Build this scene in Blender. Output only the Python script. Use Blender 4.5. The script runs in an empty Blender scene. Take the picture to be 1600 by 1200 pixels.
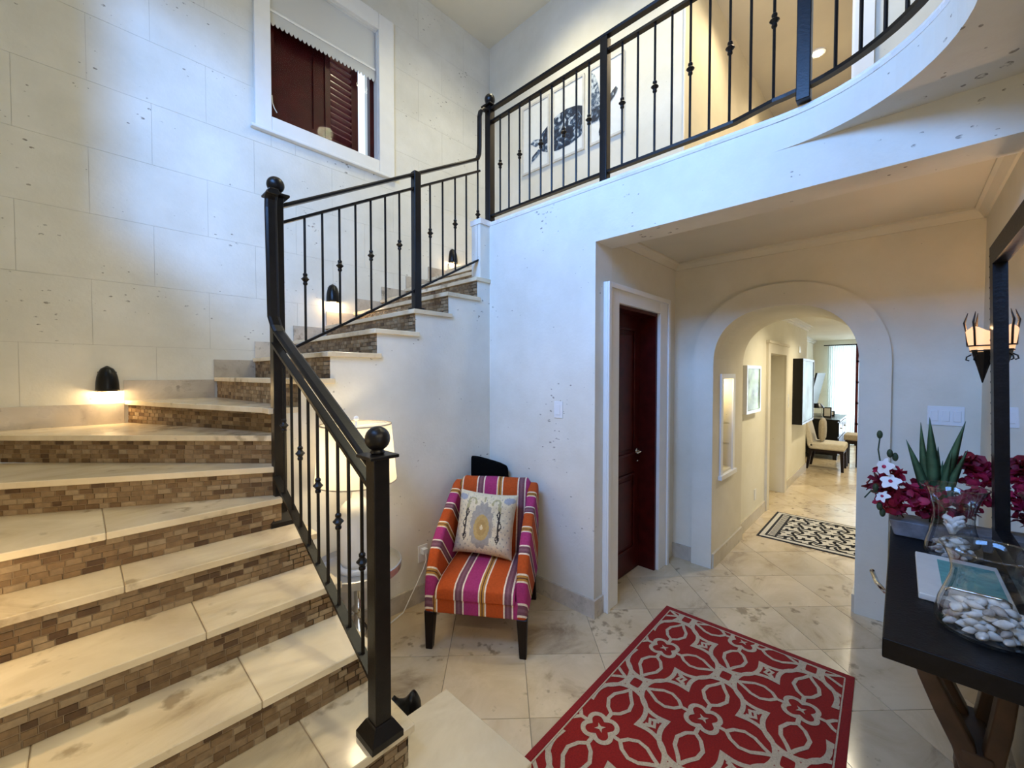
import bpy, math, random
from mathutils import Vector, Matrix
random.seed(7)
SC = bpy.context.scene
COL = SC.collection
PI = math.pi
def R(d): return math.radians(d)

# ------------------------------------------------------------------ camera
CAM_H = 1.55
YAW, PITCH, FPX = R(43.5), R(1.4), 640.0
_Fh = Vector((math.cos(YAW), math.sin(YAW), 0)); _R = Vector((math.sin(YAW), -math.cos(YAW), 0)); _Z = Vector((0, 0, 1))
_F = _Fh*math.cos(PITCH) - _Z*math.sin(PITCH); _U = _Fh*math.sin(PITCH) + _Z*math.cos(PITCH)
cam = bpy.data.cameras.new('camera'); cam_o = bpy.data.objects.new('camera', cam); COL.objects.link(cam_o)
cam.sensor_width = 36.0; cam.lens = 36.0*FPX/1600.0; cam.clip_start = 0.02
cam_o.matrix_world = Matrix(((_R.x, _U.x, -_F.x, 0), (_R.y, _U.y, -_F.y, 0), (_R.z, _U.z, -_F.z, CAM_H), (0, 0, 0, 1)))
SC.camera = cam_o

# ------------------------------------------------------------------ world, exposure, large lights
W = bpy.data.worlds.new('sky'); SC.world = W; W.use_nodes = True
W.node_tree.nodes['Background'].inputs['Color'].default_value = (0.62, 0.78, 1.0, 1)
W.node_tree.nodes['Background'].inputs['Strength'].default_value = 2.0
SC.view_settings.view_transform = 'Standard'; SC.view_settings.look = 'None'
SC.view_settings.gamma = 1.0; SC.view_settings.use_curve_mapping = False
SC.view_settings.exposure = 0.26
def area(name, loc, target, sx, sy, power, color, spread=180):
    l = bpy.data.lights.new(name, 'AREA'); l.shape = 'RECTANGLE'; l.size = sx; l.size_y = sy; l.energy = power; l.color = color
    l.spread = R(spread)
    o = bpy.data.objects.new(name, l); COL.objects.link(o); o.location = loc
    o.rotation_euler = (Vector(target)-Vector(loc)).to_track_quat('-Z', 'Y').to_euler(); return o
def point(name, loc, power, color, rad=0.03):
    l = bpy.data.lights.new(name, 'POINT'); l.energy = power; l.color = color; l.shadow_soft_size = rad
    o = bpy.data.objects.new(name, l); COL.objects.link(o); o.location = loc; return o
def spot(name, loc, target, power, color, angle=100, blend=.6, rad=.04):
    l = bpy.data.lights.new(name, 'SPOT'); l.energy = power; l.color = color; l.shadow_soft_size = rad
    l.spot_size = R(angle); l.spot_blend = blend
    o = bpy.data.objects.new(name, l); COL.objects.link(o); o.location = loc
    o.rotation_euler = (Vector(target)-Vector(loc)).to_track_quat('-Z', 'Y').to_euler(); return o
DAY = (0.15, 0.40, 1.0); WARM = (1.0, 0.80, 0.52); NEUT = (1.0, 0.92, 0.62)
# daylight through the tall window in the left wall of the stairwell
area('daylight_left_window', (-1.25, 0.95, 3.9), (3.0, 1.3, 2.2), 2.2, 1.5, 145, DAY, 130)
area('daylight_left_window_sky', (-2.3, -2.5, 4.5), (-.56, 1.0, 3.85), .7, .7, 48, DAY, 60)
# daylight through the garden doors at the end of the hall
area('daylight_hall_doors', (11.75, 0.35, 1.2), (8.0, 0.35, 1.1), 1.5, 2.0, 45, (0.80, 0.92, 1.0))
# daylight through the entrance doors behind
area('daylight_entrance', (-0.2, -3.35, 1.2), (0.4, 0, 1.0), 1.5, 2.1, 4, (1.0, .93, .80))
# fill spots added above the stairwell and the gallery, without any fixtures
for i, (x, y, p) in enumerate([(2.85, 0.8, 84), (2.75, 2.4, 58), (1.3, 2.9, 5), (.2, 1.9, 18)]):
    spot('stairwell_fill_spot', (x, y, 5.52), (x, y, 0), p*1.5, NEUT, 150, .9, .12)

# ------------------------------------------------------------------ mesh helpers
XF = {}
class MB:
    def __init__(s): s.v = []; s.f = []; s.m = []; s.mi = 0
    def face(s, idx): s.f.append(idx); s.m.append(s.mi)
    def box(s, x0, x1, y0, y1, z0, z1):
        if x0 > x1: x0, x1 = x1, x0
        if y0 > y1: y0, y1 = y1, y0
        if z0 > z1: z0, z1 = z1, z0
        b = len(s.v)
        s.v += [(x0, y0, z0), (x1, y0, z0), (x1, y1, z0), (x0, y1, z0), (x0, y0, z1), (x1, y0, z1), (x1, y1, z1), (x0, y1, z1)]
        for q in ((0, 3, 2, 1), (4, 5, 6, 7), (0, 1, 5, 4), (1, 2, 6, 5), (2, 3, 7, 6), (3, 0, 4, 7)): s.face(tuple(b+i for i in q))
        return s
    def prism(s, poly, a, c, ax='z'):
        # poly: ccw 2-D outline; ax: extrusion axis
        f = {'z': lambda p, h: (p[0], p[1], h), 'y': lambda p, h: (p[0], h, p[1]), 'x': lambda p, h: (h, p[0], p[1])}[ax]
        n = len(poly); b = len(s.v)
        s.v += [f(p, a) for p in poly] + [f(p, c) for p in poly]
        s.face(tuple(b+i for i in range(n-1, -1, -1))); s.face(tuple(b+n+i for i in range(n)))
        for i in range(n):
            j = (i+1) % n; s.face((b+i, b+j, b+n+j, b+n+i))
        return s
    def loft(s, rings, closed=True, caps=True):
        n = len(rings[0]); b = len(s.v)
        for r in rings: s.v += [tuple(p) for p in r]
        for k in range(len(rings)-1):
            for i in range(n if closed else n-1):
                j = (i+1) % n; s.face((b+k*n+i, b+k*n+j, b+(k+1)*n+j, b+(k+1)*n+i))
        if caps and closed:
            s.face(tuple(b+i for i in range(n-1, -1, -1))); e = b+(len(rings)-1)*n; s.face(tuple(e+i for i in range(n)))
        return s
    def tube(s, pts, r, n=8, caps=True):
        pts = [Vector(p) for p in pts]; rs = r if isinstance(r, (list, tuple)) else [r]*len(pts); rings = []; side = None
        for i, p in enumerate(pts):
            t = (pts[min(i+1, len(pts)-1)]-pts[max(i-1, 0)]).normalized()
            if side is None:
                side = t.cross(Vector((0, 0, 1)));
                if side.length < 1e-3: side = Vector((1, 0, 0))
            side = (side - t*side.dot(t)).normalized(); up = t.cross(side)
            rings.append([p + (side*math.cos(2*PI*k/n)+up*math.sin(2*PI*k/n))*rs[i] for k in range(n)])
        return s.loft(rings, True, caps)
    def sweep(s, pts, prof, side=None):
        # prof: list of (a,b) offsets in (side, up)
        pts = [Vector(p) for p in pts]; rings = []
        for i, p in enumerate(pts):
            a = (p-pts[i-1]).normalized() if i > 0 else (pts[1]-p).normalized()
            c = (pts[i+1]-p).normalized() if i < len(pts)-1 else a
            t = (a+c).normalized(); k = 1/max(.35, t.dot(a))
            sd = Vector(side) if side is not None else t.cross(_Z).normalized()
            up = sd.cross(t).normalized()
            if side is None: rings.append([p+sd*(q[0]*k)+up*q[1] for q in prof])
            else: rings.append([p+sd*q[0]+up*(q[1]*k) for q in prof])
        return s.loft(rings)
    def lathe(s, prof, c=(0, 0, 0), n=24, caps=True):
        rings = [[(c[0]+r*math.cos(2*PI*k/n), c[1]+r*math.sin(2*PI*k/n), c[2]+z) for k in range(n)] for r, z in prof]
        return s.loft(rings, True, caps)
    def sphere(s, c, r, n=16, m=10, sx=1, sy=1, sz=1):
        prof = [(max(1e-4, r*math.sin(PI*i/m)), -r*math.cos(PI*i/m)) for i in range(m+1)]
        rings = [[(c[0]+q*sx*math.cos(2*PI*k/n), c[1]+q*sy*math.sin(2*PI*k/n), c[2]+z*sz) for k in range(n)] for q, z in prof]
        return s.loft(rings, True, True)
    def build(s, name, mat, parent=None, smooth=False, bevel=0, seg=2, subs=0, world=True):
        v = s.v
        if parent is not None and world:
            inv = XF.get(parent.name, Matrix()).inverted(); v = [tuple(inv @ Vector(p)) for p in v]
        me = bpy.data.meshes.new(name); me.from_pydata(v, [], s.f); me.validate()
        mats = mat if isinstance(mat, (list, tuple)) else [mat]
        for m in mats: me.materials.append(m)
        if len(mats) > 1:
            for p, i in zip(me.polygons, s.m): p.material_index = min(i, len(mats)-1)
        if smooth:
            for p in me.polygons: p.use_smooth = True
        me.update()
        o = bpy.data.objects.new(name, me); COL.objects.link(o)
        if parent is not None:
            o.parent = parent; XF[o.name] = XF.get(parent.name, Matrix())
        else: XF[o.name] = Matrix()
        if bevel:
            b = o.modifiers.new('bevel', 'BEVEL'); b.width = bevel; b.segments = seg; b.limit_method = 'ANGLE'; b.angle_limit = R(40)
            for p in me.polygons: p.use_smooth = seg > 1
            if seg > 1:
                w = o.modifiers.new('wn', 'WEIGHTED_NORMAL'); w.keep_sharp = False
        if subs:
            m = o.modifiers.new('sub', 'SUBSURF'); m.levels = subs; m.render_levels = subs
        return o
def Box(*a): return MB().box(*a)
def tag(o, label, cat=None, group=None, kind=None):
    o['label'] = label
    if cat: o['category'] = cat
    if group: o['group'] = group
    if kind: o['kind'] = kind
    return o
def thing(name, label, cat, loc=(0, 0, 0), rz=0, group=None):
    o = bpy.data.objects.new(name, None); COL.objects.link(o); o.location = loc; o.rotation_euler = (0, 0, rz)
    o.empty_display_size = .1
    XF[o.name] = Matrix.Translation(loc) @ Matrix.Rotation(rz, 4, 'Z'); return tag(o, label, cat, group)
def struct(mb, name, mat, label, cat='wall', **k):
    o = mb.build(name, mat, None, **k); tag(o, label, cat); o['kind'] = 'structure'; return o
def link_copy(o, parent, loc):
    c = o.copy(); COL.objects.link(c); c.parent = parent; c.location = loc; return c

# ------------------------------------------------------------------ materials
def newmat(name):
    m = bpy.data.materials.new(name); m.use_nodes = True; return m, m.node_tree.nodes, m.node_tree.links, m.node_tree.nodes['Principled BSDF']
def simple(name, col, rough=.5, metal=0, spec=.5, noise=0, nscale=20, bump=0, bscale=60, trans=0, ior=1.45, sheen=0):
    m, N, L, b = newmat(name)
    b.inputs['Base Color'].default_value = (*col, 1); b.inputs['Roughness'].default_value = rough; b.inputs['Metallic'].default_value = metal
    b.inputs['Specular IOR Level'].default_value = spec; b.inputs['Transmission Weight'].default_value = trans; b.inputs['IOR'].default_value = ior
    b.inputs['Sheen Weight'].default_value = sheen
    tc = N.new('ShaderNodeTexCoord')
    if noise:
        n = N.new('ShaderNodeTexNoise'); n.inputs['Scale'].default_value = nscale; n.inputs['Detail'].default_value = 6
        L.new(tc.outputs['Object'], n.inputs['Vector'])
        r = N.new('ShaderNodeValToRGB'); r.color_ramp.elements[0].position = .3; r.color_ramp.elements[1].position = .7
        r.color_ramp.elements[0].color = (*[c*(1-noise) for c in col], 1); r.color_ramp.elements[1].color = (*[min(1, c*(1+noise*.6)) for c in col], 1)
        L.new(n.outputs['Fac'], r.inputs['Fac']); L.new(r.outputs['Color'], b.inputs['Base Color'])
    if bump:
        n2 = N.new('ShaderNodeTexNoise'); n2.inputs['Scale'].default_value = bscale; n2.inputs['Detail'].default_value = 4
        L.new(tc.outputs['Object'], n2.inputs['Vector'])
        bp = N.new('ShaderNodeBump'); bp.inputs['Strength'].default_value = bump; bp.inputs['Distance'].default_value = .004
        L.new(n2.outputs['Fac'], bp.inputs['Height']); L.new(bp.outputs['Normal'], b.inputs['Normal'])
    return m
def plaster(name, c0, c1, pit=1.0, rough=.75):
    m, N, L, b = newmat(name); b.inputs['Roughness'].default_value = rough; b.inputs['Specular IOR Level'].default_value = .25
    g = N.new('ShaderNodeNewGeometry')
    n = N.new('ShaderNodeTexNoise'); n.inputs['Scale'].default_value = 1.7; n.inputs['Detail'].default_value = 8; n.inputs['Roughness'].default_value = .62
    L.new(g.outputs['Position'], n.inputs['Vector'])
    r = N.new('ShaderNodeValToRGB'); r.color_ramp.elements[0].position = .32; r.color_ramp.elements[1].position = .68
    r.color_ramp.elements[0].color = (*c0, 1); r.color_ramp.elements[1].color = (*c1, 1); L.new(n.outputs['Fac'], r.inputs['Fac'])
    # small elongated pits of the coral stone
    mp = N.new('ShaderNodeMapping'); mp.inputs['Scale'].default_value = (16, 16, 30); L.new(g.outputs['Position'], mp.inputs['Vector'])
    dn = N.new('ShaderNodeTexNoise'); dn.inputs['Scale'].default_value = 9; L.new(g.outputs['Position'], dn.inputs['Vector'])
    mx = N.new('ShaderNodeMixRGB'); mx.inputs['Fac'].default_value = .5; mx.blend_type = 'ADD'; L.new(mp.outputs['Vector'], mx.inputs[1]); L.new(dn.outputs['Color'], mx.inputs[2])
    vo = N.new('ShaderNodeTexVoronoi'); vo.inputs['Scale'].default_value = 1.0; L.new(mx.outputs['Color'], vo.inputs['Vector'])
    msk = N.new('ShaderNodeTexNoise'); msk.inputs['Scale'].default_value = 3.1; msk.inputs['Detail'].default_value = 3; L.new(g.outputs['Position'], msk.inputs['Vector'])
    th = N.new('ShaderNodeMapRange'); th.inputs['From Min'].default_value = .50; th.inputs['From Max'].default_value = .72; th.inputs['To Min'].default_value = .03; th.inputs['To Max'].default_value = .24*pit
    L.new(msk.outputs['Fac'], th.inputs['Value'])
    lt = N.new('ShaderNodeMath'); lt.operation = 'LESS_THAN'; L.new(vo.outputs['Distance'], lt.inputs[0]); L.new(th.outputs['Result'], lt.inputs[1])
    fr = N.new('ShaderNodeTexNoise'); fr.inputs['Scale'].default_value = 55; L.new(g.outputs['Position'], fr.inputs['Vector'])
    f2 = N.new('ShaderNodeMapRange'); f2.inputs['From Min'].default_value = .42; f2.inputs['From Max'].default_value = .6; L.new(fr.outputs['Fac'], f2.inputs['Value'])
    mu = N.new('ShaderNodeMath'); mu.operation = 'MULTIPLY'; L.new(lt.outputs[0], mu.inputs[0]); L.new(f2.outputs['Result'], mu.inputs[1])
    m2 = N.new('ShaderNodeMixRGB'); m2.inputs[2].default_value = (c0[0]*.42, c0[1]*.40, c0[2]*.38, 1); L.new(mu.outputs[0], m2.inputs['Fac']); L.new(r.outputs['Color'], m2.inputs[1])
    L.new(m2.outputs['Color'], b.inputs['Base Color'])
    hs = N.new('ShaderNodeMath'); hs.operation = 'SUBTRACT'; L.new(fr.outputs['Fac'], hs.inputs[0]); L.new(mu.outputs[0], hs.inputs[1])
    bp = N.new('ShaderNodeBump'); bp.inputs['Strength'].default_value = .22; bp.inputs['Distance'].default_value = .004
    L.new(hs.outputs[0], bp.inputs['Height']); L.new(bp.outputs['Normal'], b.inputs['Normal'])
    return m
def stone(name, light, mid, dark, scale=3.0, rough=.18, obj_rand=True):
    m, N, L, b = newmat(name); b.inputs['Roughness'].default_value = rough; b.inputs['Specular IOR Level'].default_value = .5
    g = N.new('ShaderNodeNewGeometry'); oi = N.new('ShaderNodeObjectInfo')
    ad = N.new('ShaderNodeVectorMath'); ad.operation = 'ADD'
    sc = N.new('ShaderNodeMath'); sc.operation = 'MULTIPLY'; sc.inputs[1].default_value = 37.0 if obj_rand else 0; L.new(oi.outputs['Random'], sc.inputs[0])
    L.new(g.outputs['Position'], ad.inputs[0]); L.new(sc.outputs[0], ad.inputs[1])
    mp = N.new('ShaderNodeMapping'); mp.inputs['Rotation'].default_value = (0, 0, .5); mp.inputs['Scale'].default_value = (1, 1.5, 1); L.new(ad.outputs[0], mp.inputs['Vector'])
    n = N.new('ShaderNodeTexNoise'); n.inputs['Scale'].default_value = scale; n.inputs['Detail'].default_value = 9; n.inputs['Roughness'].default_value = .63; n.inputs['Distortion'].default_value = .8
    L.new(mp.outputs['Vector'], n.inputs['Vector'])
    r = N.new('ShaderNodeValToRGB'); e = r.color_ramp.elements; e[0].position = .27; e[0].color = (*dark, 1); e[1].position = .62; e[1].color = (*light, 1)
    k = e.new(.42); k.color = (*mid, 1); L.new(n.outputs['Fac'], r.inputs['Fac'])
    sp = N.new('ShaderNodeTexNoise'); sp.inputs['Scale'].default_value = scale*7; sp.inputs['Detail'].default_value = 4; L.new(ad.outputs[0], sp.inputs['Vector'])
    sq = N.new('ShaderNodeTexNoise'); sq.inputs['Scale'].default_value = scale*1.3; L.new(ad.outputs[0], sq.inputs['Vector'])
    sm = N.new('ShaderNodeMath'); sm.operation = 'MULTIPLY'; L.new(sp.outputs['Fac'], sm.inputs[0]); L.new(sq.outputs['Fac'], sm.inputs[1])
    sr = N.new('ShaderNodeMapRange'); sr.inputs['From Min'].default_value = .345; sr.inputs['From Max'].default_value = .42; sr.inputs['To Max'].default_value = .8; L.new(sm.outputs[0], sr.inputs['Value'])
    mx_ = N.new('ShaderNodeMixRGB'); mx_.inputs[2].default_value = (*[c*.8 for c in dark], 1); L.new(sr.outputs['Result'], mx_.inputs['Fac']); L.new(r.outputs['Color'], mx_.inputs[1]); r = mx_
    hv = N.new('ShaderNodeHueSaturation'); mr = N.new('ShaderNodeMapRange'); mr.inputs['To Min'].default_value = .86; mr.inputs['To Max'].default_value = 1.08
    L.new(oi.outputs['Random'], mr.inputs['Value']); L.new(mr.outputs['Result'], hv.inputs['Value']); L.new(r.outputs['Color'], hv.inputs['Color'])
    L.new(hv.outputs['Color'], b.inputs['Base Color'])
    n3 = N.new('ShaderNodeTexNoise'); n3.inputs['Scale'].default_value = 14; n3.inputs['Detail'].default_value = 5; L.new(ad.outputs[0], n3.inputs['Vector'])
    rr = N.new('ShaderNodeMapRange'); rr.inputs['To Min'].default_value = rough*.6; rr.inputs['To Max'].default_value = rough*1.8; L.new(n3.outputs['Fac'], rr.inputs['Value']); L.new(rr.outputs['Result'], b.inputs['Roughness'])
    return m
M = {}
M['wall'] = plaster('coral_plaster', (.68, .645, .55), (.81, .785, .70), 1.15)
M['wall_smooth'] = plaster('smooth_plaster', (.68, .63, .50), (.79, .74, .62), .35)
M['block'] = plaster('coral_block', (.66, .635, .545), (.81, .785, .70), 1.1)
M['joint'] = simple('block_joint', (.52, .49, .42), .9)
M['ceil'] = simple('ceiling_paint', (.72, .68, .56), .8, noise=.04, nscale=3)
M['trim'] = simple('white_trim', (.82, .81, .77), .45, noise=.03, nscale=8)
M['hallwall'] = plaster('hall_plaster', (.78, .74, .60), (.86, .83, .72), .5)
M['tile'] = stone('travertine_tile', (.71, .575, .38), (.61, .48, .30), (.33, .235, .135), 2.6, .17)
M['grout'] = simple('grout', (.34, .28, .20), .85)
M['tread'] = stone('marble_tread', (.81, .70, .505), (.69, .575, .385), (.45, .345, .215), 1.7, .13)
M['skirt'] = stone('skirting_stone', (.60, .53, .43), (.47, .41, .33), (.33, .28, .22), 3.5, .25)
M['trimstone'] = stone('pale_skirting', (.66, .60, .47), (.58, .51, .38), (.5, .43, .31), 1.5, .3)
M['nosing'] = stone('gallery_nosing', (.80, .78, .73), (.74, .71, .66), (.6, .56, .5), 2, .2)
mos_cols = [(.27, .18, .095), (.215, .135, .065), (.155, .09, .04), (.095, .05, .022), (.33, .24, .14)]
M['mos'] = [simple('mosaic_stone_%d' % i, c, .55, noise=.22, nscale=45, bump=.3, bscale=80) for i, c in enumerate(mos_cols)]
M['mosgrout'] = simple('mosaic_grout', (.28, .205, .125), .9)
M['iron'] = simple('wrought_iron', (.0075, .0055, .0045), .34, metal=.0, spec=.32, noise=.3, nscale=30, bump=.12, bscale=120)
M['redwood'] = simple('mahogany', (.060, .005, .004), .35, spec=.25, noise=.35, nscale=12)
M['slat'] = simple('lacquered_slat', (.11, .02, .02), .22, spec=1.0)
M['redshutter'] = simple('mahogany_shutter', (.050, .003, .003), .4, spec=.2, noise=.3, nscale=10)
M['blackwood'] = simple('black_stained_oak', (.0055, .005, .006), .42, spec=.22, noise=.5, nscale=30, bump=.3, bscale=90)
M['chrome'] = simple('chrome', (.75, .74, .72), .12, metal=1)
M['legwood'] = simple('dark_leg_wood', (.010, .004, .003), .35, spec=.3, noise=.3)
M['white'] = simple('white_plastic', (.80, .80, .78), .4)
M['ceramic'] = simple('white_ceramic', (.82, .80, .76), .18, spec=.6)
M['blackfab'] = simple('black_fabric', (.004, .004, .004), .95, spec=.05, noise=.3, nscale=60)
M['black'] = simple('black_gloss', (.006, .006, .006), .3, spec=.3)
M['creamfab'] = simple('cream_upholstery', (.66, .60, .48), .85, noise=.1, nscale=40, bump=.3)
M['taupefab'] = simple('taupe_fabric', (.42, .36, .27), .9, noise=.2, nscale=50, bump=.3)
M['rugred'] = simple('red_rug_pile', (.27, .008, .006), .95, noise=.22, nscale=140, bump=.6, bscale=350)
M['rugline'] = simple('taupe_rug_pile', (.52, .43, .31), .95, noise=.2, nscale=160, bump=.6, bscale=350)
M['rugedge'] = simple('red_rug_border', (.26, .010, .012), .95, noise=.2, nscale=140, bump=.6, bscale=350)
M['hrugw'] = simple('ivory_rug_pile', (.62, .58, .48), .95, noise=.2, nscale=120, bump=.4)
M['hrugb'] = simple('black_rug_pile', (.02, .02, .022), .95, noise=.2, nscale=120)
M['silver'] = simple('silver_frame', (.62, .62, .62), .28, metal=.9)
M['mirror'] = simple('mirror_glass', (.92, .92, .92), .02, metal=1)
M['shell'] = simple('white_shell', (.80, .77, .72), .6, noise=.25, nscale=40, bump=.4)
M['shell2'] = simple('grey_shell', (.45, .40, .36), .6, noise=.4, nscale=50)
M['coral'] = simple('white_coral', (.86, .85, .83), .6, bump=.5, bscale=120)
M['leaf'] = simple('succulent_leaf', (.06, .125, .06), .4, noise=.55, nscale=14)
M['flower'] = simple('magenta_petal', (.38, .012, .06), .6, noise=.4, nscale=30)
M['flower2'] = simple('crimson_petal', (.22, .006, .025), .6, noise=.4, nscale=30)
M['orchid'] = simple('white_orchid_petal', (.82, .80, .80), .55)
M['planter'] = simple('grey_weathered_planter', (.22, .22, .24), .7, noise=.4, nscale=18)
M['stem'] = simple('dark_stem', (.03, .05, .02), .6)
M['paper'] = simple('ivory_tray', (.74, .71, .64), .45, noise=.05)
M['teal'] = simple('teal_cloth', (.13, .36, .34), .6, noise=.2, nscale=40)
M['leather'] = simple('brown_driftwood_leg', (.085, .05, .03), .45, noise=.4, nscale=9)
M['gold'] = simple('brass_base', (.55, .46, .32), .3, metal=.9)
def glass(name, col=(1, 1, 1), rough=0.0, ior=1.3):
    m, N, L, b = newmat(name); b.inputs['Base Color'].default_value = (*col, 1); b.inputs['Roughness'].default_value = rough
    b.inputs['Transmission Weight'].default_value = 1; b.inputs['IOR'].default_value = ior; return m
M['glass'] = glass('clear_glass', (.97, .98, .98), 0, 1.42)
def pane(name, col=(1, 1, 1), gl=.08):
    m, N, L, b = newmat(name); out = N['Material Output']; t = N.new('ShaderNodeBsdfTransparent'); t.inputs['Color'].default_value = (*col, 1)
    g = N.new('ShaderNodeBsdfGlossy'); g.inputs['Roughness'].default_value = .02; mx = N.new('ShaderNodeMixShader'); mx.inputs['Fac'].default_value = gl
    L.new(t.outputs[0], mx.inputs[1]); L.new(g.outputs[0], mx.inputs[2]); L.new(mx.outputs[0], out.inputs['Surface']); return m
M['pane'] = pane('window_pane', (1, 1, 1), .003)
def thin(name):
    m, N, L, b = newmat(name); out = N['Material Output']; t = N.new('ShaderNodeBsdfTransparent'); t.inputs['Color'].default_value = (.955, .965, .96, 1)
    g = N.new('ShaderNodeBsdfGlossy'); g.inputs['Roughness'].default_value = .03; mx = N.new('ShaderNodeMixShader'); lw = N.new('ShaderNodeLayerWeight'); lw.inputs['Blend'].default_value = .42
    mr = N.new('ShaderNodeMapRange'); mr.inputs['To Min'].default_value = .10; mr.inputs['To Max'].default_value = .95; L.new(lw.outputs['Facing'], mr.inputs['Value'])
    pw = N.new('ShaderNodeMath'); pw.operation = 'POWER'; pw.inputs[1].default_value = 1.6; L.new(mr.outputs['Result'], pw.inputs[0])
    L.new(pw.outputs[0], mx.inputs['Fac']); L.new(t.outputs[0], mx.inputs[1]); L.new(g.outputs[0], mx.inputs[2]); L.new(mx.outputs[0], out.inputs['Surface']); return m
M['thin'] = thin('thin_clear_glass')
def translucent(name, col, mixf=.5, emit=0):
    m, N, L, b = newmat(name); out = N['Material Output']; d = N.new('ShaderNodeBsdfDiffuse'); d.inputs['Color'].default_value = (*col, 1)
    t = N.new('ShaderNodeBsdfTranslucent'); t.inputs['Color'].default_value = (*col, 1); mx = N.new('ShaderNodeMixShader'); mx.inputs['Fac'].default_value = mixf
    L.new(d.outputs[0], mx.inputs[1]); L.new(t.outputs[0], mx.inputs[2]); L.new(mx.outputs[0], out.inputs['Surface']); return m
M['shade'] = translucent('linen_shade', (.85, .80, .68), .55)
M['sheer'] = translucent('sheer_curtain', (.86, .92, .90), .65)
M['blind'] = translucent('roller_blind_cloth', (.80, .79, .74), .3)
def emis(name, col, s):
    m, N, L, b = newmat(name); b.inputs['Base Color'].default_value = (*col, 1); b.inputs['Emission Color'].default_value = (*col, 1); b.inputs['Emission Strength'].default_value = s; return m
M['bulb'] = emis('warm_bulb', (1, .82, .5), 9)
M['mica'] = emis('lit_mica_cup', (1, .58, .28), .75)
M['dl'] = emis('downlight_lens', (1, .88, .66), 30)
M['niche'] = simple('niche_plaster', (.83, .76, .56), .7)

# stripes ----------------------------------------------------------
def stripes(name, axis):
    m, N, L, b = newmat(name); b.inputs['Roughness'].default_value = .85; b.inputs['Specular IOR Level'].default_value = .2
    tc = N.new('ShaderNodeTexCoord'); dt = N.new('ShaderNodeVectorMath'); dt.operation = 'DOT_PRODUCT'; dt.inputs[1].default_value = axis
    L.new(tc.outputs['Object'], dt.inputs[0])
    ad = N.new('ShaderNodeMath'); ad.operation = 'ADD'; ad.inputs[1].default_value = 2.77 + .061; L.new(dt.outputs['Value'], ad.inputs[0])
    dv = N.new('ShaderNodeMath'); dv.operation = 'DIVIDE'; dv.inputs[1].default_value = .277; L.new(ad.outputs[0], dv.inputs[0])
    fr = N.new('ShaderNodeMath'); fr.operation = 'FRACT'; L.new(dv.outputs[0], fr.inputs[0])
    r = N.new('ShaderNodeValToRGB'); r.color_ramp.interpolation = 'CONSTANT'
    mag, cr, gd, br, orr, mv = (.36, .035, .14), (.80, .66, .50), (.47, .22, .04), (.13, .05, .03), (.46, .075, .013), (.17, .065, .085)
    seq = [(0, mag), (.30, cr), (.325, gd), (.36, br), (.385, gd), (.42, cr), (.45, orr), (.80, cr), (.83, mv), (.875, (.22, .10, .12)), (.915, mv), (.965, cr)]
    e = r.color_ramp.elements; e[0].position = 0; e[0].color = (*seq[0][1], 1); e[1].position = seq[1][0]; e[1].color = (*seq[1][1], 1)
    for p, c in seq[2:]: k = e.new(p); k.color = (*c, 1)
    L.new(fr.outputs[0], r.inputs['Fac'])
    n = N.new('ShaderNodeTexNoise'); n.inputs['Scale'].default_value = 90; L.new(tc.outputs['Object'], n.inputs['Vector'])
    hv = N.new('ShaderNodeHueSaturation'); mr = N.new('ShaderNodeMapRange'); mr.inputs['To Min'].default_value = .75; mr.inputs['To Max'].default_value = 1.25; L.new(n.outputs['Fac'], mr.inputs['Value'])
    L.new(mr.outputs['Result'], hv.inputs['Value']); L.new(r.outputs['Color'], hv.inputs['Color']); L.new(hv.outputs['Color'], b.inputs['Base Color'])
    bp = N.new('ShaderNodeBump'); bp.inputs['Strength'].default_value = .25; bp.inputs['Distance'].default_value = .002; L.new(n.outputs['Fac'], bp.inputs['Height']); L.new(bp.outputs['Normal'], b.inputs['Normal'])
    return m
M['stripe'] = stripes('striped_upholstery', (1, 0, 0)); M['stripe_arm'] = stripes('striped_upholstery_arm', (0, .72, .69))

# ================================================================== SETTING
RS = .1525                                     # stair riser
XL, YW, XA, YB, XARCH, YV, YC = -.56, 3.79, 2.22, 2.35, 3.46, 1.39, -.33
ZU, ZC, XF_ = 2.74, 5.60, 3.585
HEAD, SOF = 2.373, 2.572

# ---- floor ---------------------------------------------------------
fl = MB(); fl.box(XL-.2, 2.42, -3.2, YB+.1, -.12, -.004); fl.box(2.42, XARCH, YC-.2, 1.75, -.12, -.004); fl.box(XARCH, 12.0, -.9, 1.7, -.12, -.004)
fl.box(5.3, 6.5, 1.7, 2.6, -.12, -.004)
floor = struct(fl, 'floor', M['grout'], 'cream travertine tile floor laid diagonally through entry and hall', 'floor')
regions = [(XL, XA, -.9, YB), (XA, XARCH, YC, YV+.125), (XARCH, 4.26, .195, 1.07), (4.26, 8.05, -.6, 1.10), (8.05, 11.5, -.6, 1.45), (5.42, 6.3, 1.10, 2.4)]
def clip(poly, r):
    x0, x1, y0, y1 = r
    for a, s, lim in ((0, 1, x0), (0, -1, x1), (1, 1, y0), (1, -1, y1)):
        out = []
        for i in range(len(poly)):
            p, q = poly[i], poly[(i+1) % len(poly)]; dp, dq = s*(p[a]-lim), s*(q[a]-lim)
            if dp >= 0: out.append(p)
            if (dp >= 0) != (dq >= 0):
                t = dp/(dp-dq); out.append((p[0]+t*(q[0]-p[0]), p[1]+t*(q[1]-p[1])))
        poly = out
        if len(poly) < 3: return []
    return poly
HD = .2955
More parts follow.
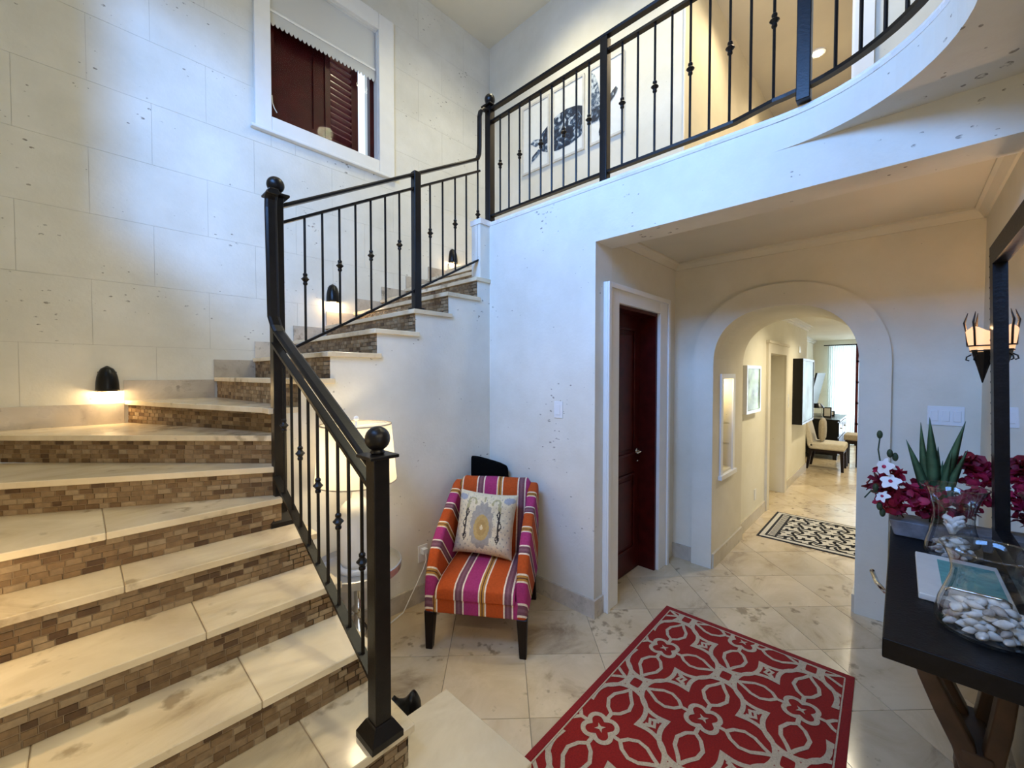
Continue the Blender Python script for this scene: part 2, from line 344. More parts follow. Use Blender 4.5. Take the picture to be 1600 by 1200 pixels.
for i in range(-8, 38):
    for j in range(-8, 8):
        if (i+j) % 2 == 0: continue
        cx, cy = 1.366+HD*i, 1.187+HD*j; d = HD-.0024
        sq = [(cx-d, cy), (cx, cy-d), (cx+d, cy), (cx, cy+d)]
        mb = MB(); ok = False; area_ = 0
        for r in regions:
            c = clip(sq, r)
            if len(c) >= 3:
                a = abs(sum(c[k][0]*c[(k+1) % len(c)][1]-c[(k+1) % len(c)][0]*c[k][1] for k in range(len(c))))/2
                if a > 4e-4: mb.prism(c, -.006, 0, 'z'); ok = True
        if ok: mb.build('floor_tile', M['tile'], floor)

# ---- window wall with stone blocks -------------------------------------
WX0, WX1, WZ0, WZ1 = 1.115, 2.07, 3.655, 4.92
ww = MB(); y0, y1 = YW+.003, YW+.27
ww.box(XL-.25, WX0, y0, y1, -.1, ZC); ww.box(WX1, XF_+.3, y0, y1, -.1, ZC); ww.box(WX0, WX1, y0, y1, -.1, WZ0); ww.box(WX0, WX1, y0, y1, WZ1, ZC)
wall_w = struct(ww, 'wall_back', M['joint'], 'tall coral stone stairwell wall holding the shuttered window')
row = 0; z = .9
while z < ZC-.01:
    h = min(.42, ZC-z); x = XL - (.31 if row % 2 else .0)
    while x < XF_:
        w = .62; a, c = max(x, XL), min(x+w, XF_)
        rects = [(a, c, z, z+h)]; hole = (WX0, WX1, WZ0, WZ1); out = []
        for (p, q, s, t) in rects:
            if q <= hole[0] or p >= hole[1] or t <= hole[2] or s >= hole[3]: out.append((p, q, s, t)); continue
            if p < hole[0]: out.append((p, hole[0], s, t))
            if q > hole[1]: out.append((hole[1], q, s, t))
            m0, m1 = max(p, hole[0]), min(q, hole[1])
            if s < hole[2]: out.append((m0, m1, s, hole[2]))
            if t > hole[3]: out.append((m0, m1, hole[3], t))
        mb = MB()
        for (p, q, s, t) in out:
            if q-p > .01 and t-s > .01: mb.box(p+.0008, q-.0008, YW, YW+.012, s+.0008, t-.0008)
        if mb.v: mb.build('stone_block', M['block'], wall_w)
        x += w
    z += h; row += 1

# ---- left wall with high window (light source side) -------------------
LW = (.05, 1.95, 3.1, 4.35)
lw = MB(); x0, x1 = XL-.25, XL
lw.box(x0, x1, -3.3, LW[0], -.1, ZC); lw.box(x0, x1, LW[1], YW+.27, -.1, ZC); lw.box(x0, x1, LW[0], LW[1], -.1, LW[2]); lw.box(x0, x1, LW[0], LW[1], LW[3], ZC)
struct(lw, 'wall_left', M['wall'], 'coral plaster wall along the outer side of the lower stair flight')
w2 = MB(); xx = XL-.16
for (a, c, s, t) in ((LW[0], LW[0]+.05, LW[2], LW[3]), (LW[1]-.05, LW[1], LW[2], LW[3]), (LW[0], LW[1], LW[2], LW[2]+.05), (LW[0], LW[1], LW[3]-.05, LW[3])): w2.box(xx, xx+.05, a, c, s, t)
struct(w2, 'window_2', M['trim'], 'white framed high window in the wall beside the stairs', 'window')

# ---- wall B: under the upper flight; and stringer of the lower flight ------
fronts = {10: .79, 11: .957, 12: 1.245, 13: 1.523, 14: 1.798, 15: 2.072}
prof = [(.705, 0), (XA+.05, 0), (XA+.05, 2.70), (2.125, 2.70), (2.125, 15*RS-.03)]
for k in (15, 14, 13, 12, 11, 10):
    zz = k*RS-.03; a = fronts[k]+.02
    if k != 15: prof.append((fronts[k+1]+.02, zz))
    prof.append((a, zz))
    prof.append((a, (k-1)*RS-.03))
prof += [(.705, 9*RS-.03)]
pp = []
for p in prof:
    if not pp or abs(p[0]-pp[-1][0])+abs(p[1]-pp[-1][1]) > 1e-5: pp.append(p)
struct(MB().prism(pp, YB, YB+.1, 'y'), 'wall_stair', M['wall'], 'white pitted plaster wall under the upper stair flight behind the chair')
st = [(1.255, 0), (2.35, 0), (2.35, 5*RS-.03)]
ny = {2: 1.235, 3: 1.53, 4: 1.82, 5: 2.085, 6: 2.295}
st += [(2.105, 5*RS-.03), (2.105, 4*RS-.03), (1.84, 4*RS-.03), (1.84, 3*RS-.03), (1.55, 3*RS-.03), (1.55, 2*RS-.03), (1.255, 2*RS-.03)]
struct(MB().prism(st, .66, .778, 'x'), 'wall_stringer', M['wall'], 'stepped plaster side of the lower stair flight beside the lamp table')

# ---- wall A (gallery face) with wide opening to the vestibule ------------
wa = MB(); wa.box(XA, 2.42, YV, YB+.1, -.1, 2.70); wa.box(XA, 2.42, YC-.25, YV, HEAD, 2.70)
struct(wa, 'wall_gallery', M['wall'], 'pitted white plaster wall below the gallery with the wide opening')
# gallery slab with rounded edge
CX, CY, RF = 1.635, .445, .585
arc = [(CX+RF*math.cos(R(-t)), CY+RF*math.sin(R(-t))) for t in range(0, 91, 5)]
slab = [(2.23, CY)] + [(2.23, -3.3), (XL, -3.3), (XL, CY-RF)] + arc[::-1]
struct(MB().prism(slab[::-1], SOF, 2.70, 'z'), 'ceiling_soffit', M['wall'], 'rounded plaster soffit of the gallery overhanging the entry', 'ceiling')
RN = .60
path = [(2.075, 2.337), (2.233, 2.337)]
arcn = [(CX+RN*math.cos(R(-t)), CY+RN*math.sin(R(-t))) for t in range(0, 91, 4)]
path = [(2.235, 2.345)] + arcn + [(XL, CY-RN)]
nos = MB().sweep([(x, y, 2.70) for x, y in path], [(-.10, 0), (.0, 0), (.012, .006), (.016, .02), (.012, .034), (0, .04), (-.10, .04)])
nos.box(2.118, 2.25, 2.340, 2.46, 2.70, 2.74)
struct(nos, 'trim_1', M['nosing'], 'pale stone nosing edging the curved gallery floor', 'nosing')
up = MB(); up.box(2.30, 10, -3.3, YB+.1, 2.62, 2.72); up.box(2.91, 10, YB+.1, YW, 2.62, 2.72)
struct(up, 'floor_upper', M['tile'], 'upper gallery floor behind the balustrade', 'floor')

# ---- upper far wall, corridor -----------------------------------------
fw = MB(); YCR = .26
fw.box(XF_, XF_+.12, 1.37, YW+.02, 2.72, ZC); fw.box(XF_, XF_+.12, YCR, 1.37, 5.2, ZC); fw.box(XF_, XF_+.12, -3.3, YCR, 2.72, ZC)
struct(fw, 'wall_far_upper', M['wall_smooth'], 'upper gallery wall carrying the turtle panels')
cw = MB(); cw.box(XF_+.12, 8.2, 1.37, 1.5, 2.72, 5.3); cw.box(8.2, 8.3, -.2, 1.5, 2.72, 5.3); cw.box(XF_+.12, 8.2, YCR-.13, YCR, 2.72, 5.3)
struct(cw, 'wall_corridor_upper', M['wall_smooth'], 'warm lit walls of the upstairs corridor beyond the gallery')
struct(Box(XF_+.12, 8.3, .0, 1.5, 5.2, 5.3), 'ceiling_corridor_upper', M['ceil'], 'upstairs corridor ceiling holding one recessed light', 'ceiling')
ct = MB(); ct.box(XF_-.03, XF_, YCR-.10, YCR, 2.72, 5.25); ct.box(XF_-.02, XF_+.12, YCR-.012, YCR+.012, 2.72, 5.2)
ct.box(XF_-.03, XF_, 1.37, 1.375, 2.72, 5.25)
struct(ct, 'trim_2', M['trim'], 'white casing on the upstairs corridor opening', 'trim')
struct(Box(XL-.3, XF_+.3, -3.4, YW+.3, ZC, ZC+.1), 'ceiling', M['ceil'], 'high pale ceiling over the stairwell and gallery', 'ceiling')

# ---- back of the entry (behind the camera) ------------------------------
bw = MB(); bw.box(XL-.3, -.95, -3.3, -3.1, -.1, ZC); bw.box(-.95, .55, -3.3, -3.1, 2.25, ZC); bw.box(.55, 2.5, -3.3, -3.1, -.1, ZC); bw.box(2.5, XF_+.3, -3.3, -3.1, 2.6, ZC)
struct(bw, 'wall_entrance', M['wall'], 'entrance wall with the open garden doors behind the viewer')
# ---- wall C with the mirror ----------------------------------------------
wc = MB(); wc.box(.95, XARCH+.4, YC-.2, YC, -.1, 2.60); wc.box(.95, 1.1, -3.1, YC-.2, -.1, 2.572)
struct(wc, 'wall_right', M['wall_smooth'], 'plaster wall behind the console table and mirror')

# ---- vestibule left wall with door --------------------------------------
DX0, DX1, DZ = 2.47, 3.11, 2.02
vw = MB(); vw.box(2.42, DX0, YV, YV+.35, -.1, 2.5); vw.box(DX1, XARCH, YV, YV+.35, -.1, 2.5); vw.box(DX0, DX1, YV, YV+.35, DZ, 2.5)
struct(vw, 'wall_vestibule', M['wall_smooth'], 'short plaster wall around the dark red door')
struct(Box(2.42, XARCH+.05, YC-.05, YV+.2, 2.47, 2.6), 'ceiling_vestibule', M['ceil'], 'low ceiling over the vestibule before the arch', 'ceiling')
cr = MB()
cpf = [(0, 0), (.05, 0), (.05, -.012), (.035, -.02), (.018, -.045), (.012, -.055), (0, -.055)]
cr.prism([(XARCH-p[0], 2.47+p[1]) for p in cpf][::-1], YC, YV, 'y')
cr.prism([(YV-p[0], 2.47+p[1]) for p in cpf][::-1], 2.42, XARCH, 'x')
cr.prism([(YC+p[0], 2.47+p[1]) for p in cpf], 2.42, XARCH, 'x')
struct(cr, 'trim_3', M['ceil'], 'plaster crown moulding around the vestibule ceiling', 'trim')

# ---- arch wall -------------------------------------------------------------
AY0, AY1, AC = .195, 1.07, .6325; AHW = .4375; ASP = 1.62; ARISE = .415; AD = 4.26
NI = (3.655, 3.93, .735, 1.51)
aw = MB(); aw.box(XARCH, AD, YC-.2, AY0, -.1, 2.6)
aw.box(XARCH, NI[0], AY1, YV+.3, -.1, 2.6); aw.box(NI[1], AD, AY1, YV+.3, -.1, 2.6); aw.box(NI[0], NI[1], AY1, YV+.3, -.1, NI[2]); aw.box(NI[0], NI[1], AY1, YV+.3, NI[3], 2.6)
aw.box(NI[0], NI[1], AY1+.16, YV+.3, NI[2], NI[3])
def sup(t, hw, rise, n=2.35):
    c, s = math.cos(t), math.sin(t)
    return (AC+hw*math.copysign(abs(c)**(2/n), c), ASP+rise*abs(s)**(2/n))
NS = 36
ain = [sup(PI*i/NS, AHW, ARISE) for i in range(NS+1)]; aout = [sup(PI*i/NS, .5925, .575, 2.2) for i in range(NS+1)]
for i in range(NS):
    p, q = ain[i], ain[i+1]
    aw.prism([(q[0], q[1]), (p[0], p[1]), (p[0], 2.6), (q[0], 2.6)], XARCH, AD, 'x')
struct(aw, 'wall_arch', M['wall_smooth'], 'thick plaster wall pierced by the arched passage to the hall')
ac = MB(); xf = XARCH-.035
pin = [(ain[0][0], 0)] + ain + [(ain[-1][0], 0)]; pout = [(aout[0][0], 0)] + aout + [(aout[-1][0], 0)]
for i in range(len(pin)-1):
    a, b_, c, d = pin[i], pin[i+1], pout[i+1], pout[i]
    ac.prism([a, d, c, b_], xf, XARCH, 'x')
struct(ac, 'trim_4', M['wall_smooth'], 'flat raised plaster band framing the arched passage', 'trim')
nt = MB(); n0 = NI
for (a, c, s, t) in ((n0[0]-.055, n0[0], n0[2]-.02, n0[3]+.04), (n0[1], n0[1]+.055, n0[2]-.02, n0[3]+.04), (n0[0], n0[1], n0[3], n0[3]+.04)): nt.box(a, c, AY1-.012, AY1, s, t)
nt.box(n0[0]-.08, n0[1]+.08, AY1-.028, AY1+.02, n0[2]-.055, n0[2]-.02)
struct(nt, 'trim_5', M['trim'], 'white moulding framing the tall lit niche in the passage', 'trim')
nsb = MB(); nsb.box(NI[0], NI[1], AY1+.02, AY1+.158, 1.11, 1.122); nsb.box(NI[0], NI[1], AY1+.02, AY1+.158, .93, .94)
struct(nsb, 'trim_6', M['pane'], 'thin glass shelves inside the lit passage niche', 'shelf')
point('niche_light', (3.79, AY1+.08, 1.46), 1.3, (1, .86, .55), .02)

# ---- hall --------------------------------------------------------------------
HY = 1.10; HCZ = 2.30
hd = (5.42, 6.3, 1.79)
hw = MB(); hw.box(AD, hd[0], HY, HY+.2, -.1, 2.6); hw.box(hd[1], 8.05, HY, HY+.2, -.1, 2.6); hw.box(hd[0], hd[1], HY, HY+.2, hd[2], 2.6); hw.box(7.85, 8.05, HY+.2, 1.6, -.1, 2.6)
struct(hw, 'wall_hall', M['hallwall'], 'cream hall wall hung with a mirror and a tall picture')
h2 = MB(); h2.box(8.05, 11.6, 1.45, 1.6, -.1, 2.6); h2.box(AD, 11.6, -.8, -.6, -.1, 2.6)
struct(h2, 'wall_hall_side', M['hallwall'], 'far cream walls of the sitting room beyond the hall')
h3 = MB(); h3.box(11.5, 11.6, -.6, -.45, -.1, 2.6); h3.box(11.5, 11.6, 1.17, 1.6, -.1, 2.6); h3.box(11.5, 11.6, -.45, 1.17, 2.2, 2.6)
struct(h3, 'wall_hall_end', M['hallwall'], 'end wall around the curtained garden doors')
hb = MB(); hb.box(hd[0]-.1, hd[1]+.1, 2.35, 2.45, -.1, 2.5); hb.box(hd[0]-.1, hd[0], HY+.2, 2.4, -.1, 2.5); hb.box(hd[1], hd[1]+.1, HY+.2, 2.4, -.1, 2.5); hb.box(hd[0]-.1, hd[1]+.1, HY+.2, 2.4, 2.1, 2.2)
struct(hb, 'wall_side_room', M['hallwall'], 'plain cream lobby walls through the hall doorway')
struct(Box(AD, 11.6, -.7, 1.6, HCZ, 2.4), 'ceiling_hall', M['ceil'], 'white hall ceiling beyond the arch', 'ceiling')
hc = MB()
for o_, th in ((0, .03), (.03, .03), (.06, .02)):
    hc.box(AD, 8.05, HY-.02-o_, HY, HCZ-.07+o_*1.1, HCZ-.07+o_*1.1+th)
    hc.box(8.05, 11.5, 1.43-o_, 1.45, HCZ-.07+o_*1.1, HCZ-.07+o_*1.1+th)
struct(hc, 'trim_7', M['trim'], 'stepped white crown moulding along the hall wall', 'trim')
hk = MB()
for (a, c) in ((hd[0]-.11, hd[0]), (hd[1], hd[1]+.11)): hk.box(a, c, HY-.025, HY, 0, hd[2]+.11)
hk.box(hd[0], hd[1], HY-.025, HY, hd[2], hd[2]+.11); hk.box(hd[0]-.13, hd[1]+.13, HY-.04, HY, hd[2]+.11, hd[2]+.14)
struct(hk, 'trim_8', M['wall_smooth'], 'moulded casing around the hall doorway', 'trim')

# ---- baseboards -----------------------------------------------------------------
bb = .115
struct(Box(.79, XA, YB-.015, YB, 0, bb), 'baseboard_stair', M['skirt'], 'travertine skirting along the wall behind the lamp table', 'skirting')
b2 = MB(); b2.box(XA-.015, XA, YV-.015, YB-.015, 0, bb); b2.box(XA, 2.314, YV-.015, YV, 0, bb)
struct(b2, 'baseboard_gallery', M['skirt'], 'travertine skirting wrapping the corner right of the chair', 'skirting')
b3 = MB(); b3.box(XARCH-.015, XARCH, 1.225, YV, 0, bb); b3.box(XARCH-.015, XARCH, YC, .04, 0, bb)
struct(b3, 'baseboard_arch', M['skirt'], 'travertine skirting left and right of the arch', 'skirting')
b4 = MB(); b4.box(XARCH-.02, AD, AY1-.015, AY1, 0, bb); b4.box(AD, hd[0]-.11, HY-.015, HY, 0, bb); b4.box(hd[1]+.11, 8.05, HY-.015, HY, 0, bb); b4.box(XARCH-.02, AD, AY0, AY0+.015, 0, bb)
struct(b4, 'baseboard_hall', M['trimstone'], 'pale stone skirting along the passage and hall wall', 'skirting')
struct(Box(.95, XARCH-.016, YC, YC+.015, 0, bb), 'baseboard_right', M['skirt'], 'travertine skirting below the console table wall', 'skirting')

# ---- red door -------------------------------------------------------------------
d = MB(); yd = YV+.125
d.box(DX0, DX1, yd, yd+.04, .005, DZ)
door = struct(d, 'door_1', M['redwood'], 'dark red panelled wooden door beside the arch', 'door')
def panel(x0, x1, z0, z1):
    m = MB(); m.box(x0, x1, yd-.012, yd, z0, z0+.02); m.box(x0, x1, yd-.012, yd, z1-.02, z1); m.box(x0, x0+.02, yd-.012, yd, z0+.02, z1-.02); m.box(x1-.02, x1, yd-.012, yd, z0+.02, z1-.02)
    m.box(x0+.05, x1-.05, yd-.008, yd, z0+.05, z1-.05); m.build('door_panel', M['redwood'], door, bevel=.003, seg=1)
panel(DX0+.12, DX1-.12, .18, .78); panel(DX0+.12, DX1-.12, .92, 1.9)
jm = MB(); jm.box(DX1-.025, DX1, YV-.005, yd, 0, DZ); jm.box(DX0, DX0+.025, YV-.005, yd, 0, DZ); jm.box(DX0+.025, DX1-.025, YV-.005, yd, DZ-.025, DZ)
jm.build('door_jamb', M['redwood'], door)
hh = MB(); hx = DX1-.075; hh.lathe([(.001, 0), (.024, 0), (.024, .008), (.001, .008)], (0, 0, 0), 14)
hh.v = [(hx+x, yd-z_, .94+y) for x, y, z_ in hh.v]
hh.tube([(hx, yd, .94), (hx, yd-.05, .94), (hx-.02, yd-.058, .945), (hx-.06, yd-.058, .948), (hx-.10, yd-.055, .942)], [.009, .009, .009, .008, .006], 8)
hh.lathe([(.001, 0), (.012, 0), (.012, .006), (.001, .006)], (hx, yd-.006, .86), 10)
hh.build('door_handle', M['chrome'], door, smooth=True)
cs = MB()
for (a, c, e) in ((2.315, DX0, 1), (DX1, 3.275, -1)):
    cs.box(a, c, YV-.03, YV, 0, DZ+.12)
    (cs.box(a, a+.035, YV-.045, YV-.03, 0, DZ+.12) if e > 0 else cs.box(c-.035, c, YV-.045, YV-.03, 0, DZ+.12))
cs.box(DX0, DX1, YV-.03, YV, DZ, DZ+.12); cs.box(2.35, 3.24, YV-.045, YV-.03, DZ+.085, DZ+.12)
struct(cs, 'trim_9', M['trim'], 'white moulded casing around the dark red door', 'trim', bevel=.004)

# ---- window with shutters --------------------------------------------------------
wn = MB(); cwid = .12
wn.box(WX0-cwid, WX0, YW-.03, YW+.02, WZ0-.115, WZ1+.16); wn.box(WX1, WX1+.165, YW-.03, YW+.02, WZ0-.115, WZ1+.16)
wn.box(WX0, WX1, YW-.03, YW+.02, WZ1, WZ1+.16); wn.box(WX0, WX1, YW-.03, YW+.02, WZ0-.115, WZ0)
wn.box(WX0-.15, WX1+.19, YW-.045, YW+.02, WZ0-.14, WZ0-.115)
win = struct(wn, 'window_1', M['trim'], 'white cased stair window with dark red shutters', 'window', bevel=.006)
rv = MB(); rv.box(WX0-.01, WX0+.006, YW, YW+.2, WZ0, WZ1); rv.box(WX1-.006, WX1+.01, YW, YW+.2, WZ0, WZ1); rv.box(WX0, WX1, YW, YW+.22, WZ0-.01, WZ0+.006); rv.box(WX0, WX1, YW, YW+.2, WZ1-.006, WZ1)
rv.build('window_reveal', M['trim'], win)
# fixed dark frame inside the reveal
yf = YW+.07
fm = MB(); fm.box(WX0+.006, WX0+.05, yf, yf+.05, WZ0+.006, WZ1); fm.box(WX1-.05, WX1-.006, yf, yf+.05, WZ0+.006, WZ1); fm.box(WX0+.05, WX1-.05, yf, yf+.05, WZ0+.006, WZ0+.04)
fm.build('window_frame', M['redshutter'], win)
Box(WX0+.05, WX1-.05, yf+.022, yf+.028, WZ0+.04, WZ1-.006).build('window_pane', M['pane'], win)
sh = MB(); sh.box(WX0+.052, 1.60, yf+.06, yf+.095, WZ0+.045, WZ1); sh.box(WX0+.052, WX0+.13, yf+.045, yf+.06, WZ0+.045, WZ1); sh.box(1.50, 1.60, yf+.045, yf+.06, WZ0+.045, WZ1); sh.box(WX0+.13, 1.50, yf+.045, yf+.06, WZ0+.045, WZ0+.12)
sh.build('shutter_closed', M['redshutter'], win)
# louvred leaf, ajar
A = R(9); hx0, hy0 = 1.60, yf+.03
def lv(x, y): return (hx0+x*math.cos(A)-y*math.sin(A), hy0+x*math.sin(A)+y*math.cos(A))
def lbox(mb, x0, x1, y0, y1, z0, z1, tilt=0):
    b = len(mb.v)
    for (x, y, z_) in ((x0, y0, z0), (x1, y0, z0), (x1, y1, z0+tilt), (x0, y1, z0+tilt), (x0, y0, z1), (x1, y0, z1), (x1, y1, z1+tilt), (x0, y1, z1+tilt)):
        p = lv(x, y); mb.v.append((p[0], p[1], z_))
    for q in ((0, 3, 2, 1), (4, 5, 6, 7), (0, 1, 5, 4), (1, 2, 6, 5), (2, 3, 7, 6), (3, 0, 4, 7)): mb.face(tuple(b+i for i in q))
lf = MB(); lbox(lf, 0, .05, 0, .035, WZ0+.045, WZ1); lbox(lf, .27, .345, 0, .035, WZ0+.045, WZ1); lbox(lf, .05, .27, 0, .035, WZ0+.045, WZ0+.10)
leaf = lf.build('shutter_louvred', M['redshutter'], win)
for k in range(20):
    m = MB(); z0 = WZ0+.115+k*.058; lbox(m, .05, .27, -.004, .036, z0+.04, z0+.050, -.034); m.build('slat', M['slat'], leaf)

# roller blind
bl = thing('roller_blind', 'white roller blind with scalloped hem half covering the stair window', 'blind', (1.59, YW+.03, 4.43))
Box(WX0+.012, WX1-.012, YW+.028, YW+.032, 4.50, WZ1-.01).build('blind_cloth', M['blind'], bl)
MB().box(WX0+.012, WX1-.012, YW+.018, YW+.036, 4.535, 4.555).build('hem_bar', M['trim'], bl)
vl = MB()
nsc = 26; w_ = (WX1-WX0-.03)/nsc
for k in range(nsc):
    xa = WX0+.015+k*w_
    vl.prism([(xa, 4.535), (xa, 4.455), (xa+w_*.25, 4.435), (xa+w_*.5, 4.428), (xa+w_*.75, 4.435), (xa+w_, 4.455), (xa+w_, 4.535)], YW+.024, YW+.028, 'y')
vl.build('scalloped_hem', M['blind'], bl)
cd = MB().tube([(WX0+.02, YW+.03, 3.86), (WX0+.022, YW+.028, 3.80), (WX0+.035, YW+.026, 3.76), (WX0+.055, YW+.026, 3.73)], .004, 6)
cd.build('pull_cord', M['white'], bl, smooth=True)

# ================================================================== STAIRS
stair = thing('staircase', 'winding marble staircase with brown mosaic risers climbing to the gallery', 'staircase', (.2, 1.3, 0))
TH = .03
def off(p, q, d):   # shift line p->q to its left by d
    v = Vector((q[0]-p[0], q[1]-p[1])).normalized(); n = Vector((-v.y, v.x)); return (p[0]+n.x*d, p[1]+n.y*d), (q[0]+n.x*d, q[1]+n.y*d)
nose = {k: ((XL, y), (.80, y)) for k, y in ny.items()}
nose[1] = ((XL, .94), (1.095, .94)); nose[6] = ((XL, 2.295), (.705, 2.295))
nose[7] = ((XL, 3.053), (.70, 2.345)); nose[8] = ((XL, YW), (.715, 2.42)); nose[9] = ((.20, YW), (.74, 2.56)); nose[10] = ((.70, YW), (.79, 2.335))
for k in range(11, 19): nose[k] = ((fronts.get(k, 2.072+.28*(k-15)), YW), (fronts.get(k, 2.072+.28*(k-15)), 2.335 if k <= 15 else 2.45))
treads = {
 1: [(XL, .94), (1.095, .94), (1.095, 1.442), (.78, 1.442), (.78, 1.28), (XL, 1.28)],
 2: [(XL, 1.235), (.80, 1.235), (.80, 1.575), (XL, 1.575)], 3: [(XL, 1.53), (.80, 1.53), (.80, 1.865), (XL, 1.865)],
 4: [(XL, 1.82), (.80, 1.82), (.80, 2.13), (XL, 2.13)], 5: [(XL, 2.085), (.80, 2.085), (.80, 2.35), (XL, 2.35)],
 6: [(XL, 2.295), (.705, 2.295), (.705, 2.42), (XL, 3.10)], 7: [(XL, 3.053), (.70, 2.345), (.74, 2.50), (XL, YW)],
 8: [(XL, YW-.002), (.715, 2.42), (.77, 2.58), (.24, YW)], 9: [(.20, YW), (.66, 2.45), (.66, 2.35), (.81, 2.35), (.81, 2.45), (.74, YW)],
 10: [(.70, YW), (.79, 2.335), (1.0, 2.335), (1.0, YW)]}
for k in range(11, 18):
    a = nose[k][1][0]; c = nose[k+1][1][0]+.045; yy = 2.335 if k <= 15 else 2.45
    if k == 15: treads[k] = [(a, 2.335), (2.222, 2.335), (2.222, 2.45), (c, 2.45), (c, YW), (a, YW)]
    else: treads[k] = [(a, yy), (c, yy), (c, YW), (a, YW)]
treads[18] = [(2.91, 2.45), (3.2, 2.45), (3.2, YW), (2.91, YW)]
joints = {1: [.05, .66], 2: [-.02, .52], 3: [-.12, .40], 4: [.30], 5: [.10], 6: [.06]}
for k, poly in treads.items():
    z1 = k*RS
    if k in joints:          # slabs separated by fine joints
        xs = [XL] + joints[k] + [1.2]
        for jx in joints[k]:
            g_ = clip(poly, (jx-.004, jx+.004, min(p[1] for p in poly)+.004, max(p[1] for p in poly)-.004))
            MB().prism(g_, z1-TH+.004, z1-.0025, 'z').build('tread_grout', M['mosgrout'], stair)
        for a, c in zip(xs[:-1], xs[1:]):
            cpoly = poly if k == 1 else poly
            pc = clip(cpoly, (a+.0012, c-.0012, -9, 9))
            if len(pc) >= 3: MB().prism(pc, z1-TH, z1, 'z').build('tread_slab', M['tread'], stair, bevel=.003, seg=1)
    else:
        area2 = sum(poly[i][0]*poly[(i+1) % len(poly)][1]-poly[(i+1) % len(poly)][0]*poly[i][1] for i in range(len(poly)))
        MB().prism(poly if area2 > 0 else poly[::-1], z1-TH, z1, 'z').build('tread_slab', M['tread'], stair, bevel=.003, seg=1)
# risers with mosaic bricks
def px(P):
    q = Vector(P)-Vector((0, 0, CAM_H)); w = q.dot(_F)
    return (800+FPX*q.dot(_R)/w, 600-FPX*q.dot(_U)/w, w) if w > .05 else (-999, -999, 9)
cands = []; stuff = {}; riser_ob = {}
rb_mesh = {}
def brick_mb(mb, o, u, n, a, c, z0, z1, th):
    b = len(mb.v)
    for (s, h, t) in ((a, z0, 0), (c, z0, 0), (c, z1, 0), (a, z1, 0), (a+.0012, z0+.0012, th), (c-.0012, z0+.0012, th), (c-.0012, z1-.0012, th), (a+.0012, z1-.0012, th)):
        mb.v.append((o[0]+u[0]*s+n[0]*t, o[1]+u[1]*s+n[1]*t, h))
    for q in ((4, 5, 6, 7), (0, 1, 5, 4), (1, 2, 6, 5), (2, 3, 7, 6), (3, 0, 4, 7)): mb.face(tuple(b+i for i in q))
for k in range(1, 19):
    P, Q = nose[k]; u = Vector((Q[0]-P[0], Q[1]-P[1])); 
    if k >= 10: P, Q = ((P[0]+.02, P[1]), (Q[0]+.02, Q[1]+.016))
    else:
        nrm = Vector((-u.y, u.x)).normalized()*.02
        if k in (7, 8, 9): nrm = Vector((-u.y, u.x)).normalized()*.02
        P, Q = (P[0]+nrm.x, P[1]+nrm.y), (Q[0]+nrm.x-(.018 if k <= 5 else 0), Q[1]+nrm.y)
    u = Vector((Q[0]-P[0], Q[1]-P[1])); Ln = u.length; u.normalize()
    n = Vector((u.y, -u.x))      # toward the climber
    z0, z1 = (k-1)*RS, k*RS-TH
    m = MB(); b = len(m.v)
    back = Vector((-n.x, -n.y))*.04
    pl = [(P[0], P[1]), (Q[0], Q[1]), (Q[0]+back.x, Q[1]+back.y), (P[0]+back.x, P[1]+back.y)]
    m.prism(pl, z0, z1, 'z'); ro = m.build('riser', M['mosgrout'], stair); riser_ob[k] = ro
    rows = 5; rh = (z1-z0)/rows; sm = MB(); stuff[k] = sm
    for r in range(rows):
        s = -random.uniform(0, .05)
        while s < Ln:
            w = random.choice([.036, .046, .05, .054, .06]); a, c = max(s+.0012, .0005), min(s+w-.0012, Ln-.0005)
            s += w
            if c-a < .006: continue
            mi = random.choices(range(5), [5, 5, 3, 1.6, 3])[0]
            mid = (P[0]+u.x*(a+c)/2, P[1]+u.y*(a+c)/2, z0+(r+.5)*rh); X, Y, D = px(mid)
            rec = (k, (P, u, n, a, c, z0+r*rh+.0011, z0+(r+1)*rh-.0011, random.uniform(.0018, .0042)), mi)
            if 2 <= k <= 7 and -20 < X < 660 and -20 < Y < 1215: cands.append((D, rec))
            else: sm.mi = mi; brick_mb(sm, *rec[1])
cands.sort(key=lambda t: t[0])
for i, (D, (k, g, mi)) in enumerate(cands):
    if i < 300:
        m = MB(); brick_mb(m, *g); m.build('brick', M['mos'][mi], riser_ob[k])
    else: stuff[k].mi = mi; brick_mb(stuff[k], *g)
for k, sm in stuff.items():
    if sm.v: o = sm.build('mosaic_bricks', M['mos'], riser_ob[k]); o['kind'] = 'stuff'
# mosaic return on the open side of step two
m = MB(); sm = MB()
m.box(.778, .782, 1.255, 1.555, RS, 2*RS-TH); m.build('side_mosaic_bed', M['mosgrout'], stair)
for r in range(5):
    s = 0; rh = (RS-TH)/5
    while s < .3:
        w = random.choice([.03, .05, .06]); a, c = s+.001, min(s+w-.001, .3); s += w
        if c-a < .005: continue
        sm.mi = random.randrange(5); brick_mb(sm, (.782, 1.255), Vector((0, 1)), Vector((1, 0)), a, c, RS+r*rh+.001, RS+(r+1)*rh-.001, .003)
o = sm.build('side_mosaic', M['mos'], stair); o['kind'] = 'stuff'
m = MB(); m.box(1.07, 1.085, .96, 1.425, 0, RS-TH); m.box(.78, 1.085, 1.41, 1.425, 0, RS-TH); m.build('first_step_side', M['mosgrout'], stair)
